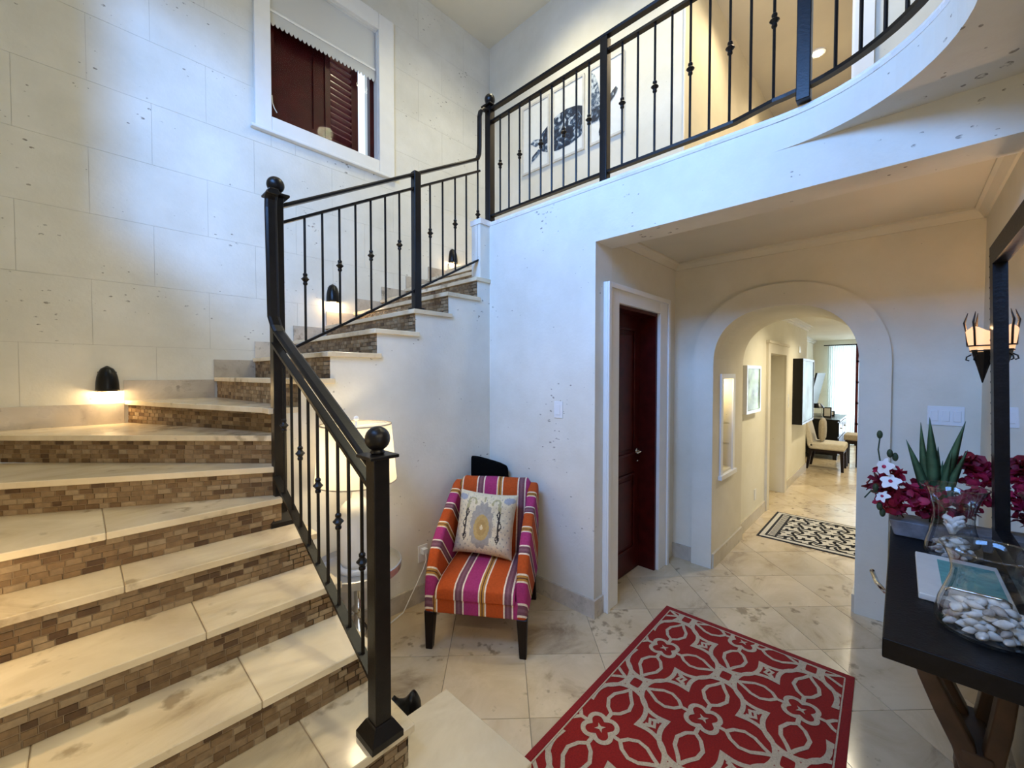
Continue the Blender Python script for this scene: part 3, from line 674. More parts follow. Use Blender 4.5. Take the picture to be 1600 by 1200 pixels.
# stepped skirting tiles on the window wall and left wall
sk = [(-.56, .20, 8), (.20, .70, 9), (.70, .975, 10), (.975, 1.265, 11), (1.265, 1.543, 12), (1.543, 1.818, 13), (1.818, 2.092, 14), (2.092, 2.37, 15), (2.37, 2.65, 16), (2.65, 2.93, 17), (2.93, 3.58, 18)]
for a, c, k in sk: Box(a, c-.001, YW-.012, YW, k*RS, k*RS+(.135 if k < 18 else .075)).build('skirting_tile', M['skirt'], stair)
for a, c, k in [(.96, 1.255, 1), (1.255, 1.55, 2), (1.55, 1.84, 3), (1.84, 2.105, 4), (2.105, 2.315, 5), (2.315, 3.07, 6), (3.07, 3.77, 7)]:
    Box(XL, XL+.012, a, c-.001, k*RS, k*RS+.135).build('skirting_tile', M['skirt'], stair)

# ================================================================== RAILINGS
def newel(parent, x, y, z0, z1, w=.058, ball=True, cap=True, base=True, bw=.115):
    h = w/2; p = Box(x-h, x+h, y-h, y+h, z0, z1).build('newel_post', M['iron'], parent, bevel=.004)
    if base:
        B = bw/2; m = MB()
        m.loft([[(x+s*a, y+t*a, z0+zz) for s, t in ((-1, -1), (1, -1), (1, 1), (-1, 1))] for a, zz in ((B, 0), (B, .022), (h+.006, .06), (h+.002, .064))]); m.build('post_base', M['iron'], p)
    if cap:
        c = w*.95; Box(x-c*.95, x+c*.95, y-c*.95, y+c*.95, z1, z1+.012).build('post_cap', M['iron'], p, bevel=.003)
    if ball:
        m = MB(); m.lathe([(.02, 0), (.026, .006), (.02, .014), (.018, .02)], (x, y, z1+.012), 14); m.sphere((x, y, z1+.012+.052), .042, 18, 12); m.build('ball_finial', M['iron'], p, smooth=True)
    return p
BAL = {}
def baluster(parent, x, y, z0, z1, knz=None, r=.0068):
    o = MB().tube([(x, y, z0), (x, y, z1)], r, 8).build('baluster', M['iron'], parent, smooth=False)
    if knz:
        m = MB(); m.lathe([(r, -.034), (.012, -.028), (.012, -.020), (.009, -.016), (.014, -.008), (.0215, 0), (.014, .008), (.009, .016), (.012, .020), (.012, .028), (r, .034)], (x, y, knz), 10)
        m.build('knuckle', M['iron'], o)
    return o
flat = lambda w, h: [(-w/2, -h/2), (w/2, -h/2), (w/2, h/2), (-w/2, h/2)]
hand = [(-.020, -.012), (.020, -.012), (.022, -.004), (.029, .002), (.027, .010), (.015, .016), (-.015, .016), (-.027, .010), (-.029, .002), (-.022, -.004)]
# lower flight
lr = thing('stair_railing', 'black iron balustrade rising beside the lower stair flight', 'railing', (.69, 1.28, 2*RS))
newel(lr, .688, 1.28, 2*RS, 1.268)
xr = .69
zt = lambda y: 1.262+.545*(y-1.36)
MB().sweep([(xr, 1.30, zt(1.30)), (xr, 2.26, zt(2.26)), (xr-.006, 2.29, zt(2.29)+.02), (xr-.014, 2.304, zt(2.305)+.06), (xr-.018, 2.31, 2.38), (xr-.018, 2.306, 2.425), (xr-.018, 2.295, 2.445), (xr-.018, 2.275, 2.455), (xr-.018, 2.25, 2.452)], hand, side=(1, 0, 0)).build('handrail', M['iron'], lr, smooth=False, bevel=.002, seg=1)
zs = lambda y: 1.178+.535*(y-1.352)
MB().sweep([(xr, 1.30, zs(1.30)), (xr, 2.34, zs(2.34))], flat(.036, .014), side=(1, 0, 0)).build('upper_bar', M['iron'], lr)
zb = lambda y: .505+.525*(y-1.36)
MB().sweep([(xr, 1.30, zb(1.30)), (xr, 2.335, zb(2.335))], flat(.034, .014), side=(1, 0, 0)).build('lower_bar', M['iron'], lr)
for i, y in enumerate((2.211, 2.103, 1.998, 1.897, 1.796, 1.70, 1.599, 1.506, 1.402)):
    kn = {0: 1.295, 2: 1.185, 4: 1.074, 6: .969, 8: .872}.get(i)
    baluster(lr, xr, y, zb(y), zs(y), kn)
# upper flight
ur = thing('stair_railing', 'black iron balustrade climbing the upper stair flight below the window', 'railing', (.692, 2.36, 5*RS))
newel(ur, .712, 2.362, 5*RS, 2.462)
newel(ur, 1.575, 2.385, 13*RS, 2.905, .05, False, False, False)
Box(1.535, 1.615, 2.35, 2.425, 13*RS, 13*RS+.012).build('post_base', M['iron'], ur)
yu = 2.385
zt = lambda x: 2.452+.5535*(x-.78)
zs = lambda x: 2.366+.5475*(x-.78)
zb = lambda x: 1.70+.553*(x-.812)
MB().sweep([(.71, yu, zt(.71)), (2.125, yu, zt(2.125)), (2.142, yu, zt(2.142)+.03), (2.146, yu, 3.30), (2.148, yu, 3.53), (2.16, yu, 3.575), (2.185, yu, 3.60), (2.225, yu, 3.612)], [(-.019, -.009), (.019, -.009), (.021, .003), (.012, .011), (-.012, .011), (-.021, .003)], side=(0, -1, 0)).build('handrail', M['iron'], ur)
MB().sweep([(.71, yu, zs(.71)), (2.146, yu, zs(2.146))], flat(.03, .014), side=(0, -1, 0)).build('upper_bar', M['iron'], ur)
MB().sweep([(.75, yu, zb(.75)), (2.20, yu, zb(2.20))], flat(.03, .014), side=(0, -1, 0)).build('lower_bar', M['iron'], ur)
ux = [.861, .956, 1.054, 1.151, 1.249, 1.347, 1.448, 1.689, 1.796, 1.909, 2.015, 2.131]
uk = {0: 2.071, 2: 2.181, 4: 2.281, 6: 2.391, 7: 2.527, 9: 2.647, 11: 2.778}
for i, x in enumerate(ux): baluster(ur, x, yu, zb(x), zs(x) if i < 11 else zt(x), uk.get(i))
# gallery
gr = thing('gallery_railing', 'black iron balustrade curving along the upper gallery edge', 'railing', (2.26, 2.39, 2.74))
xg = 2.262
newel(gr, xg, 2.388, 2.74, 3.648, .056, True, True, False)
RG = .573; tg = lambda t: (CX+RG*math.cos(R(-t)), CY+RG*math.sin(R(-t)))
XG2 = CX+RG
newel(gr, xg, 1.353, 2.74, 3.612, .05, False, False, False)
gp = [(xg, 2.388), (xg, 1.353), (xg, .80), (2.255, .62)] + [tg(t) for t in range(0, 91, 5)] + [(XL, CY-RG)]
p3 = tg(12)
def gpath(z_): return [(x, y, z_) for x, y in gp]
MB().sweep(gpath(3.628), [(-.019, -.010), (.019, -.010), (.022, .004), (.012, .014), (-.012, .014), (-.022, .004)]).build('handrail', M['iron'], gr)
MB().sweep(gpath(3.530), flat(.032, .016)).build('upper_bar', M['iron'], gr)
MB().sweep(gpath(2.796), flat(.032, .016)).build('lower_bar', M['iron'], gr)
gy = [2.272, 2.178, 2.069, 1.971, 1.867, 1.769, 1.669, 1.567, 1.470, 1.237, 1.138, 1.035, .938, .839, .740, .644]
for i, y in enumerate(gy): baluster(gr, xg if y > .8 else xg-.006, y, 2.79, 3.53, 3.171 if (i % 2 == 0 if i < 9 else i % 2 == 1) else None)
baluster(gr, 2.243, .548, 2.79, 3.53); baluster(gr, 2.222, .448, 2.79, 3.53, 3.171)
newel(gr, 2.196, .328, 2.74, 3.612, .052, False, False, False)
for i, (x, y) in enumerate([(2.153, .22), (2.107, .141), (2.056, .067), (2.003, .002), (1.945, -.056), (1.86, -.09), (1.77, -.115), (1.67, -.126), (1.57, -.128)]):
    v = Vector((x-CX, y-CY)).normalized()*RG; baluster(gr, CX+v.x, CY+v.y, 2.79, 3.53, 3.171 if i % 2 == 0 else None)

# ================================================================== STAIR LAMPS
def stair_lamp(x, y, z, rz, label, power):
    t = thing('stair_light', label, 'wall light', (x, y, z), rz, 'hooded step lights')
    m = MB(); rings = []; n = 12
    for a in range(0, 10):   # half-egg hood, open below
        f = a/9; r = .052*math.sqrt(max(0, 1-(f**2.6)))+.002
        rings.append([(r*math.cos(PI*k/n), -r*1.05*math.sin(PI*k/n), .165*f) for k in range(n+1)])
    m.loft(rings, False, False); ho = m.build('hood', M['black'], t, smooth=True, world=False)
    s = ho.modifiers.new('solid', 'SOLIDIFY'); s.thickness = .004
    MB().sphere((0, -.026, .035), .016, 12, 8, 1, 1, 1.5).build('bulb', M['bulb'], t, smooth=True, world=False)
    Box(-.045, .045, -.006, 0, .0, .13).build('back_plate', M['black'], t, world=False)
    w = XF[t.name] @ Vector((0, -.04, -.005)); point('stair_light_glow', w, power, (1, .70, .36), .02)
    return t
stair_lamp(.122, YW, 1.435, 0, 'black hooded step light glowing on the winder steps at far left', 3.4)
stair_lamp(1.606, YW, 2.205, 0, 'black hooded step light behind the balusters below the window', 3.2)
stair_lamp(2.992, YW, 2.83, 0, 'small black hooded step light at the top of the stairs', 2.2)
stair_lamp(XL, 1.95, 1.05, PI/2, 'hooded step light on the left wall washing the lower steps', 8.0)

# ================================================================== ARMCHAIR
ch = thing('armchair', 'low armchair in orange, pink and gold striped fabric', 'armchair', (1.468, 1.678, 0), math.atan2(-.826, .564))
def lb(name, mat, parent, x0, x1, y0, y1, z0, z1, bev, seg=4):
    return Box(x0, x1, y0, y1, z0, z1).build(name, mat, parent, bevel=bev, seg=seg, world=False)
lb('seat_frame', M['stripe'], ch, -.283, .283, .0, .60, .215, .315, .012, 3)
seat = MB(); rings = []
for (yy, zt_) in ((-.012, .33), (-.006, .36), (.02, .380), (.10, .396), (.30, .400), (.50, .395)):
    rings.append([(-.226, yy, .30), (.226, yy, .30), (.226, yy, zt_-.02), (.21, yy, zt_-.006), (.17, yy, zt_), (-.17, yy, zt_), (-.21, yy, zt_-.006), (-.226, yy, zt_-.02)])
seat.loft(rings).build('seat_cushion', M['stripe'], ch, smooth=True, bevel=.006, world=False)
bk = MB(); rings = []
for (zz, vf, hw_) in ((.36, .43, .235), (.50, .455, .24), (.62, .48, .246), (.72, .505, .25), (.79, .525, .25), (.825, .54, .243), (.842, .56, .225), (.845, .585, .215), (.83, .61, .22)):
    rings.append([(-hw_, vf+.06, zz-.01), (-hw_*.96, vf+.012, zz), (-hw_*.75, vf, zz), (0, vf-.008, zz+.006), (hw_*.75, vf, zz), (hw_*.96, vf+.012, zz), (hw_, vf+.06, zz-.01), (hw_, vf+.10, zz-.03), (-hw_, vf+.10, zz-.03)])
bk.loft(rings).build('backrest', M['stripe'], ch, smooth=True, world=False)
arm = [(-.006, .215), (.60, .215), (.655, .50), (.66, .76), (.64, .80), (.60, .815), (.55, .805), (.48, .770), (.40, .728), (.32, .688), (.25, .652), (.18, .612), (.12, .57), (.075, .525), (.04, .475), (.015, .42), (.0, .35)]
for s in (-1, 1):
    m = MB().prism(arm, .228 if s > 0 else -.292, .292 if s > 0 else -.228, 'x')
    m.build('armrest', M['stripe_arm'], ch, bevel=.022, seg=4, world=False)
for (x, y, tx, ty) in ((-.262, .03, -.005, -.004), (.262, .03, .005, -.004), (-.25, .57, -.01, .05), (.25, .57, .01, .05)):
    m = MB().loft([[(x+tx+a*.019, y+ty+b_*.019, 0) for a, b_ in ((-1, -1), (1, -1), (1, 1), (-1, 1))], [(x+a*.029, y+b_*.029, .22) for a, b_ in ((-1, -1), (1, -1), (1, 1), (-1, 1))]])
    m.build('leg', M['legwood'], ch, bevel=.003, seg=1, world=False)
# patterned cushion
def pat(s, t):
    a = math.atan2(t/.72, s/.40); sc = 1+.06*math.cos(14*a)
    e1 = math.hypot(s/.40, (t+.05)/.74)/sc; e2 = math.hypot(s/.27, (t+.12)/.42)
    if abs(s)/.06+abs(t+.12)/.11 < 1: return 3
    if e2 < .62: return 5
    if e2 < 1: return 2
    if e1 < 1: return 1
    for sg in (-1, 1):
        for ty, dx in ((.33, -.03), (-.02, .05), (-.42, -.01)):
            q = abs(s-sg*(.58+dx))/.075+abs(t-ty)/.15
            if .55 < q < 1.05: return 4
        if abs(abs(s)-.585) < .018 and -.45 < t < .35: return 4
        hx_, hy_ = sg*.42, .68
        rr = math.hypot(s-hx_, t-hy_)
        if .10 < rr < .16 and t > .62: return 6
        if abs((s-sg*(.56))+sg*(t-.5)*.18) < .05 and .40 < t < .70: return 6
    if abs(s) < .02+.05*max(0, t-.78) and .72 < t < .9: return 6
    if math.hypot((abs(s)-.80)/.17, (t-.80)/.10) < 1: return 7
    if math.sin(s*31+t*7)*math.sin(t*27-s*9) > .80 and max(abs(s), abs(t)) < .95: return 1
    return 0
pm = [simple('cushion_%d' % i, c, .85, noise=.12, nscale=60, bump=.3) for i, c in enumerate([(.68, .60, .42), (.37, .34, .29), (.52, .36, .13), (.74, .62, .36), (.04, .03, .028), (.47, .30, .10), (.42, .37, .20), (.33, .35, .40)])]
cu = MB(); N_ = 72; Wc, Tc = .195, .085
def cpt(s, t, f):
    pin = 1-.06*(1-s*s)*0-.055*(abs(s)**2*(1-t*t)+0)-.0; edge_s = 1-.07*(1-abs(t)**2)*1; edge_t = 1-.07*(1-abs(s)**2)
    th = Tc*(max(0, 1-s**4)*max(0, 1-t**4))**.62
    wr = .006*math.sin(9*t+3*s)*(1 if s > .35 else .2)*(1-abs(t)**6)*(1-abs(s)**8)
    return (s*Wc*edge_s, f*(th+wr), t*Wc*edge_t)
for f in (-1, 1):
    b0 = len(cu.v)
    for i in range(N_+1):
        for j in range(N_+1): cu.v.append(cpt(-1+2*j/N_, -1+2*i/N_, f))
    for i in range(N_):
        for j in range(N_):
            cu.mi = pat(-1+2*(j+.5)/N_, -1+2*(i+.5)/N_) if f < 0 else 0
            a = b0+i*(N_+1)+j; cu.face((a, a+1, a+N_+2, a+N_+1) if f < 0 else (a, a+N_+1, a+N_+2, a+1))
cm = Matrix.Translation((-.02, .365, .60)) @ Matrix.Rotation(R(4), 4, 'Y') @ Matrix.Rotation(R(-17), 4, 'X') @ Matrix.Rotation(R(-6), 4, 'Z')
XC = XF[ch.name] @ cm; cu.v = [tuple(XC @ Vector(p)) for p in cu.v]
cq = thing('throw_cushion', 'cream cushion with grey and gold medallion leaning in the striped armchair', 'cushion', tuple(XC @ Vector((0, 0, -.19))))
cu.build('cushion_cover', pm, cq, smooth=True)
# black bag behind the chair
bg = MB(); rings = []
bxy = Vector((2.085, 2.203)); du = Vector((.60, -.80)).normalized(); dn = Vector((.80, .60))
for (zz, a0, a1, th) in ((0, -.15, .15, .035), (.3, -.155, .155, .04), (.6, -.155, .155, .04), (.84, -.155, .15, .038), (.895, -.153, .145, .034), (.915, -.148, .13, .026)):
    rg = []
    for (a, b_) in ((a0, 0), (a0*.8, -1), (0, -1.15), (a1*.8, -1), (a1, 0), (a1*.8, 1), (0, 1.15), (a0*.8, 1)):
        p = bxy+du*a+dn*(b_*th); rg.append((p.x, p.y, zz + (.045*(-a)/.17 if zz > .8 else 0)))
    rings.append(rg)
bag = thing('garment_bag', 'black fabric bag standing in the corner behind the armchair', 'bag', (bxy.x, bxy.y, 0))
bg.loft(rings).build('bag_body', M['blackfab'], bag, smooth=True, subs=1)

# ================================================================== LAMP TABLE AND LAMP
TX, TY = 1.0, 2.085
tb = thing('tray_table', 'round silver tray table with turned chrome stem between stairs and chair', 'side table', (TX, TY, 0))
MB().lathe([(.001, .50), (.215, .50), (.225, .505), (.228, .545), (.222, .548), (.218, .515), (.001, .512)], (TX, TY, 0), 40).build('tray_top', M['silver'], tb, smooth=False)
MB().lathe([(.02, .06), (.03, .10), (.055, .15), (.05, .20), (.022, .24), (.018, .28), (.034, .30), (.018, .32), (.022, .40), (.045, .47), (.06, .50)], (TX, TY, 0), 24).build('stem', M['chrome'], tb, smooth=True)
MB().lathe([(.001, 0), (.15, 0), (.152, .012), (.12, .025), (.05, .05), (.02, .07)], (TX, TY, 0), 32).build('foot', M['chrome'], tb, smooth=True)
lp = thing('table_lamp', 'white ceramic table lamp with cream drum shade behind the lower balusters', 'table lamp', (TX, TY, .513))
MB().lathe([(.001, 0), (.092, 0), (.095, .02), (.09, .03)], (TX, TY, .513), 32).build('lamp_foot', M['ceramic'], lp, smooth=True)
MB().lathe([(.05, .03), (.08, .035), (.09, .06), (.092, .30), (.085, .335), (.055, .365), (.028, .385), (.022, .42), (.018, .44)], (TX, TY, .513), 32).build('lamp_body', M['ceramic'], lp, smooth=True)
sh = MB(); rings = [[(TX+r*math.cos(2*PI*k/48), TY+r*math.sin(2*PI*k/48), zz) for k in range(48)] for r, zz in ((.205, .985), (.178, 1.285))]
so = sh.loft(rings, True, False).build('lamp_shade', M['shade'], lp, smooth=True)
m = MB()
for r, zz in ((.205, .985), (.178, 1.285)): m.tube([(TX+r*math.cos(2*PI*k/40), TY+r*math.sin(2*PI*k/40), zz) for k in range(41)], .0035, 6, False)
m.build('shade_rim', M['taupefab'], lp)
m = MB().tube([(TX, TY, .95), (TX, TY, 1.30)], .005, 6); m.sphere((TX, TY, 1.315), .014, 12, 8)
for a in range(3): m.tube([(TX, TY, 1.275), (TX+.178*math.cos(a*2.1), TY+.178*math.sin(a*2.1), 1.283)], .0025, 5)
m.build('harp_and_finial', M['white'], lp, smooth=True)
MB().sphere((TX, TY, 1.12), .028, 14, 10, 1, 1, 1.3).build('bulb', M['bulb'], lp, smooth=True)
point('table_lamp_glow', (TX+.0, TY, 1.12), 6.5, (1, .80, .50), .045)

# ================================================================== small black object, outlet, switches
ox, oy = .985, 1.585
fg = thing('black_ornament', 'small black ornament with two humps on the floor behind the first stair', 'ornament', (ox, oy, 0))
bo = MB(); ud = Vector((.62, -.78)); vd = Vector((.78, .62)); rings = []
for i in range(17):
    f = i/16; a = -.085+.15*f; top = .075+.050*math.exp(-((f-.74)/.20)**2)+.026*math.exp(-((f-.10)/.07)**2); e_ = math.sqrt(max(.02, 1-abs(2*f-1)**5)); top *= (.55+.45*e_); wd = .045*e_
    rings.append([(ox+ud.x*a+vd.x*wd*c_, oy+ud.y*a+vd.y*wd*c_, top*z_) for c_, z_ in ((-1, 0), (1, 0), (1.05, .4), (.85, .8), (.45, .97), (0, 1), (-.45, .97), (-.85, .8), (-1.05, .4))])
bo.loft(rings).build('ornament_body', M['black'], fg, smooth=True)
MB().tube([(ox+.055, oy-.065, .02), (ox+.072, oy-.075, .05), (ox+.085, oy-.078, .066)], [.008, .007, .003], 6).build('ornament_tail', M['black'], fg, smooth=True)

def plate(name, label, cat, x0, x1, y0, y1, z0, z1, rock, axis, sgn):
    t = thing(name, label, cat, ((x0+x1)/2, (y0+y1)/2, z0))
    Box(x0, x1, y0, y1, z0, z1).build('cover_plate', M['white'], t, bevel=.002, seg=1)
    for (a, c, s, e) in rock:
        if axis == 'x': Box(x0-.004, x0, a, c, s, e).build('rocker', M['white'], t, bevel=.0015, seg=1)
        else: Box(a, c, y0-.004, y0, s, e).build('rocker', M['white'], t, bevel=.0015, seg=1)
    return t
plate('light_switch', 'single white light switch on the wall right of the armchair', 'switch', XA-.006, XA, 1.636, 1.708, 1.252, 1.366, [(1.655, 1.689, 1.275, 1.343)], 'x', -1)
plate('light_switch', 'wide triple white light switch above the flower arrangement', 'switch', XARCH-.006, XARCH, -.268, -.118, 1.25, 1.362, [(-.163, -.131, 1.275, 1.337), (-.209, -.177, 1.275, 1.337), (-.255, -.223, 1.275, 1.337)], 'x', -1)
pl = plate('wall_outlet', 'white wall socket with plug between tray table and armchair', 'socket', 1.55, 1.625, YB-.006, YB, .27, .385, [], 'y', -1)
MB().box(1.57, 1.605, YB-.04, YB-.006, .33, .365).tube([(1.587, YB-.035, .34), (1.585, YB-.05, .30), (1.56, YB-.05, .24), (1.50, YB-.05, .15), (1.40, YB-.06, .02), (1.25, YB-.10, .008)], .004, 6).build('plug_and_cord', M['white'], pl)
plate('wall_outlet', 'small white socket low on the hall wall by the black rug', 'socket', 4.86, 4.93, HY-.006, HY, .22, .335, [], 'y', -1)
plate('thermostat', 'pair of small white switches right of the hall doorway', 'switch', 6.52, 6.60, HY-.01, HY, 1.10, 1.28, [(6.54, 6.58, 1.12, 1.16), (6.54, 6.58, 1.20, 1.24)], 'y', -1)
plate('wall_vent', 'small grey vent high on the hall wall past the tall picture', 'vent', 7.3, 7.42, HY-.01, HY, 1.86, 1.96, [], 'y', -1)

# ================================================================== RED RUG
rg = thing('area_rug', 'red rug with interlaced taupe trellis and quatrefoil pattern', 'rug', (1.95, .62, 0))
RX0, RX1, RY0, RY1 = 1.12, 2.672, .128, 1.09
ang = R(1.2)
def rp(x, y, z_): # small rotation about centre
    dx, dy = x-1.95, y-.62; return (1.95+dx*math.cos(ang)-dy*math.sin(ang), .62+dx*math.sin(ang)+dy*math.cos(ang), z_)
def rbox(mb, x0, x1, y0, y1, z0, z1):
    b = len(mb.v); mb.box(x0, x1, y0, y1, z0, z1); mb.v[b:] = [rp(*p) for p in mb.v[b:]]; return mb
rbox(MB(), RX0, RX1, RY0, RY1, .0005, .007).build('rug_body', M['rugred'], rg)
bd = MB(); e = .030
for a in ((RX0, RX1, RY0, RY0+e), (RX0, RX1, RY1-e, RY1), (RX0, RX0+e, RY0+e, RY1-e), (RX1-e, RX1, RY0+e, RY1-e)): rbox(bd, *a, .007, .0085)
bd.build('rug_border', M['rugedge'], rg)
ln = MB(); li = .034; lw_ = .006
for a in ((RX0+li, RX1-li, RY0+li, RY0+li+lw_), (RX0+li, RX1-li, RY1-li-lw_, RY1-li), (RX0+li, RX0+li+lw_, RY0+li, RY1-li), (RX1-li-lw_, RX1-li, RY0+li, RY1-li)): rbox(ln, *a, .007, .0088)
BX = (RX0+.042, RX1-.042, RY0+.042, RY1-.042)
ZZ = [.0088]
def band(pts, w, closed=False):
    n = len(pts); L_, R_ = [], []
    for i in range(n):
        p, q = (pts[i-1], pts[(i+1) % n]) if closed else (pts[max(i-1, 0)], pts[min(i+1, n-1)])
        t = Vector((q[0]-p[0], q[1]-p[1]));
        if t.length < 1e-9: t = Vector((1, 0))
        t.normalize(); nn = Vector((-t.y, t.x))*w/2
        L_.append((pts[i][0]+nn.x, pts[i][1]+nn.y)); R_.append((pts[i][0]-nn.x, pts[i][1]-nn.y))
    for i in range(n if closed else n-1):
        j = (i+1) % n; quad = clip([R_[i], R_[j], L_[j], L_[i]], BX)
        if len(quad) >= 3:
            b = len(ln.v); ZZ[0] += 2e-7; ln.v += [rp(p[0], p[1], ZZ[0]) for p in quad]; ln.face(tuple(range(b, b+len(quad))))
HX_, HY_ = .352, .317; GX, GY = 2.243, .617
def quatre(cx, cy, d, rl, rot, n=64, sx=1, sy=1):
    out = []
    for k in range(n):
        t = 2*PI*k/n; ph = (t-rot+PI/4) % (PI/2)-PI/4
        r_ = d*math.cos(ph)+math.sqrt(max(0, rl*rl-(d*math.sin(ph))**2)); out.append((cx+sx*r_*math.cos(t), cy+sy*r_*math.sin(t)))
    return out
BWD = .021
for i in range(-4, 3):
    for j in range(-3, 4):
        cx, cy = GX+i*HX_, GY+j*HY_
        if (i+j) % 2:    # quatrefoil flower with a small star, inside a large lobed frame
            band(quatre(cx, cy, .040, .034, PI/4), BWD, True)
            st_ = [(cx+(.026 if k % 2 == 0 else .009)*math.cos(PI*k/4+PI/4), cy+(.026 if k % 2 == 0 else .009)*math.sin(PI*k/4+PI/4)) for k in range(8)]
            for k in range(0, 8, 2):
                q = clip([st_[k-1], st_[k], st_[k+1], (cx, cy)], BX)
                if len(q) >= 3: b = len(ln.v); ZZ[0] += 2e-7; ln.v += [rp(p[0], p[1], ZZ[0]) for p in q]; ln.face(tuple(range(b, b+len(q))))
            band(quatre(cx, cy, .172, .131, 0, 96, 1.0, .9), BWD, True)
            for sx in (-1, 1):
                band([(cx+sx*.056, cy), (cx+sx*.10, cy)], .018); band([(cx, cy+sx*.056), (cx, cy+sx*.10)], .018)
                for sy in (-1, 1):    # lens shapes and stepped brackets inside the lobes
                    band([(cx+sx*.10, cy), (cx+sx*.125, cy+sy*.03), (cx+sx*.17, cy+sy*.052), (cx+sx*.215, cy+sy*.045), (cx+sx*.255, cy+sy*.018), (cx+sx*.29, cy)], .017)
                    band([(cx, cy+sy*.095), (cx+sx*.03, cy+sy*.118), (cx+sx*.05, cy+sy*.155), (cx+sx*.043, cy+sy*.195), (cx+sx*.017, cy+sy*.232), (cx, cy+sy*.262)], .017)
                    band([(cx+sx*.128, cy+sy*.112), (cx+sx*.155, cy+sy*.155), (cx+sx*.19, cy+sy*.143), (cx+sx*.20, cy+sy*.18)], .018)
        else:            # knot joining the frames
            kk = [(cx+.040*math.copysign(abs(math.cos(a))**.5, math.cos(a)), cy+.034*math.copysign(abs(math.sin(a))**.5, math.sin(a))) for a in [2*PI*q/32 for q in range(32)]]
            band(kk, BWD, True)
ln.build('trellis_pattern', M['rugline'], rg)

# hall rug
h = thing('hall_rug', 'black and ivory patterned rug on the hall floor beyond the arch', 'rug', (4.9, .6, 0))
HR = (4.44, 5.36, .10, .98)
Box(*HR, .0005, .006).build('rug_body', M['hrugb'], h)
hp = MB(); hx0, hx1, hy0_, hy1 = HR
hp.box(hx0+.02, hx1-.02, hy0_+.02, hy1-.02, .006, .0068)
hp.build('ivory_field', M['hrugw'], h)
hp = MB()
for (a, c, s, t) in ((hx0+.06, hx1-.06, hy1-.075, hy1-.055), (hx0+.06, hx1-.06, hy1-.15, hy1-.13), (hx0+.06, hx0+.08, hy0_+.05, hy1-.055), (hx1-.08, hx1-.06, hy0_+.05, hy1-.055), (hx0+.06, hx1-.06, hy0_+.05, hy0_+.07)): hp.box(a, c, s, t, .0068, .0073)
def hband(pts, w):
    for p, q in zip(pts[:-1], pts[1:]):
        t = Vector((q[0]-p[0], q[1]-p[1])).normalized(); nn = Vector((-t.y, t.x))*w/2; t = t*.004
        quad = clip([(p[0]-nn.x-t.x, p[1]-nn.y-t.y), (q[0]-nn.x+t.x, q[1]-nn.y+t.y), (q[0]+nn.x+t.x, q[1]+nn.y+t.y), (p[0]+nn.x-t.x, p[1]+nn.y-t.y)], (hx0+.08, hx1-.08, hy0_+.07, hy1-.15))
        if len(quad) >= 3: b = len(hp.v); hp.v += [(x, y, .0073) for x, y in quad]; hp.face(tuple(range(b, b+len(quad))))
for i in range(5):
    for j in range(5):
        cx, cy = hx0+.15+i*.17, hy0_+.12+j*.16
        for s in (0, 1, 2, 3):
            a0 = s*PI/2+(i+j) % 2*PI/4
            hband([(cx+(.015+.075*f)*math.cos(a0+1.6*f), cy+(.015+.075*f)*math.sin(a0+1.6*f)) for f in [k/8 for k in range(9)]], .026)
for k in range(22):
    x = hx0+.08+k*.036; hp.box(x, x+.016, hy1-.128, hy1-.08, .0068, .0073)
hp.build('black_scrolls', M['hrugb'], h)

# ================================================================== CONSOLE AND ITS THINGS
cn = thing('console_table', 'black stained console table on curved brown legs under the mirror', 'console table', (2.15, -.15, 0))
CZ = .80
Box(1.56, 2.75, -.318, .026, .742, CZ).build('table_top', M['blackwood'], cn, bevel=.004)
Box(1.70, 2.68, -.30, -.03, .69, .742).build('apron', M['blackwood'], cn)
m = MB().tube([(2.10, -.012, .712), (2.12, .03, .712), (2.20, .055, .706), (2.33, .074, .700)], [.006, .008, .009, .009], 8); m.sphere((2.335, .075, .70), .010, 10, 8); m.build('drawer_pull', M['chrome'], cn, smooth=True)
def leg(pts, ws, hs, nm='leg'):
    m = MB(); rings = []
    for i, p in enumerate(pts):
        p = Vector(p); t = (Vector(pts[min(i+1, len(pts)-1)])-Vector(pts[max(i-1, 0)])).normalized(); sd = Vector((0, 1, 0)); up = sd.cross(t).normalized()
        rings.append([p+sd*(a*ws[i]/2)+up*(b_*hs[i]/2) for a, b_ in ((-1, -1), (1, -1), (1, 1), (-1, 1))])
    m.loft(rings).build(nm, M['leather'], cn, bevel=.006, seg=2)
def yleg(x, pts, hs, w, nm):
    m = MB(); rings = []
    for i, p in enumerate(pts):
        P = Vector((x, *p)); a, c = pts[max(i-1, 0)], pts[min(i+1, len(pts)-1)]; t = Vector((0, c[0]-a[0], c[1]-a[1])).normalized(); up = Vector((1, 0, 0)).cross(t).normalized()
        rings.append([P+Vector((a_*w/2, 0, 0))+up*(b_*hs[i]/2) for a_, b_ in ((-1, -1), (1, -1), (1, 1), (-1, 1))])
    m.loft(rings).build(nm, M['leather'], cn, bevel=.008, seg=2)
for x in (2.12, 2.34):
    yleg(x, [(-.035, .70), (-.055, .58), (-.09, .46), (-.135, .35), (-.18, .25), (-.205, .16), (-.21, .08), (-.205, .012)], [.05, .05, .055, .06, .06, .06, .06, .06], .07, 'leg')
    yleg(x, [(-.285, .70), (-.28, .5), (-.265, .35), (-.25, .24), (-.26, .12), (-.285, .012)], [.04, .045, .05, .05, .045, .04], .06, 'leg')
Box(2.08, 2.38, -.25, -.17, .20, .25).build('stretcher', M['leather'], cn, bevel=.008)
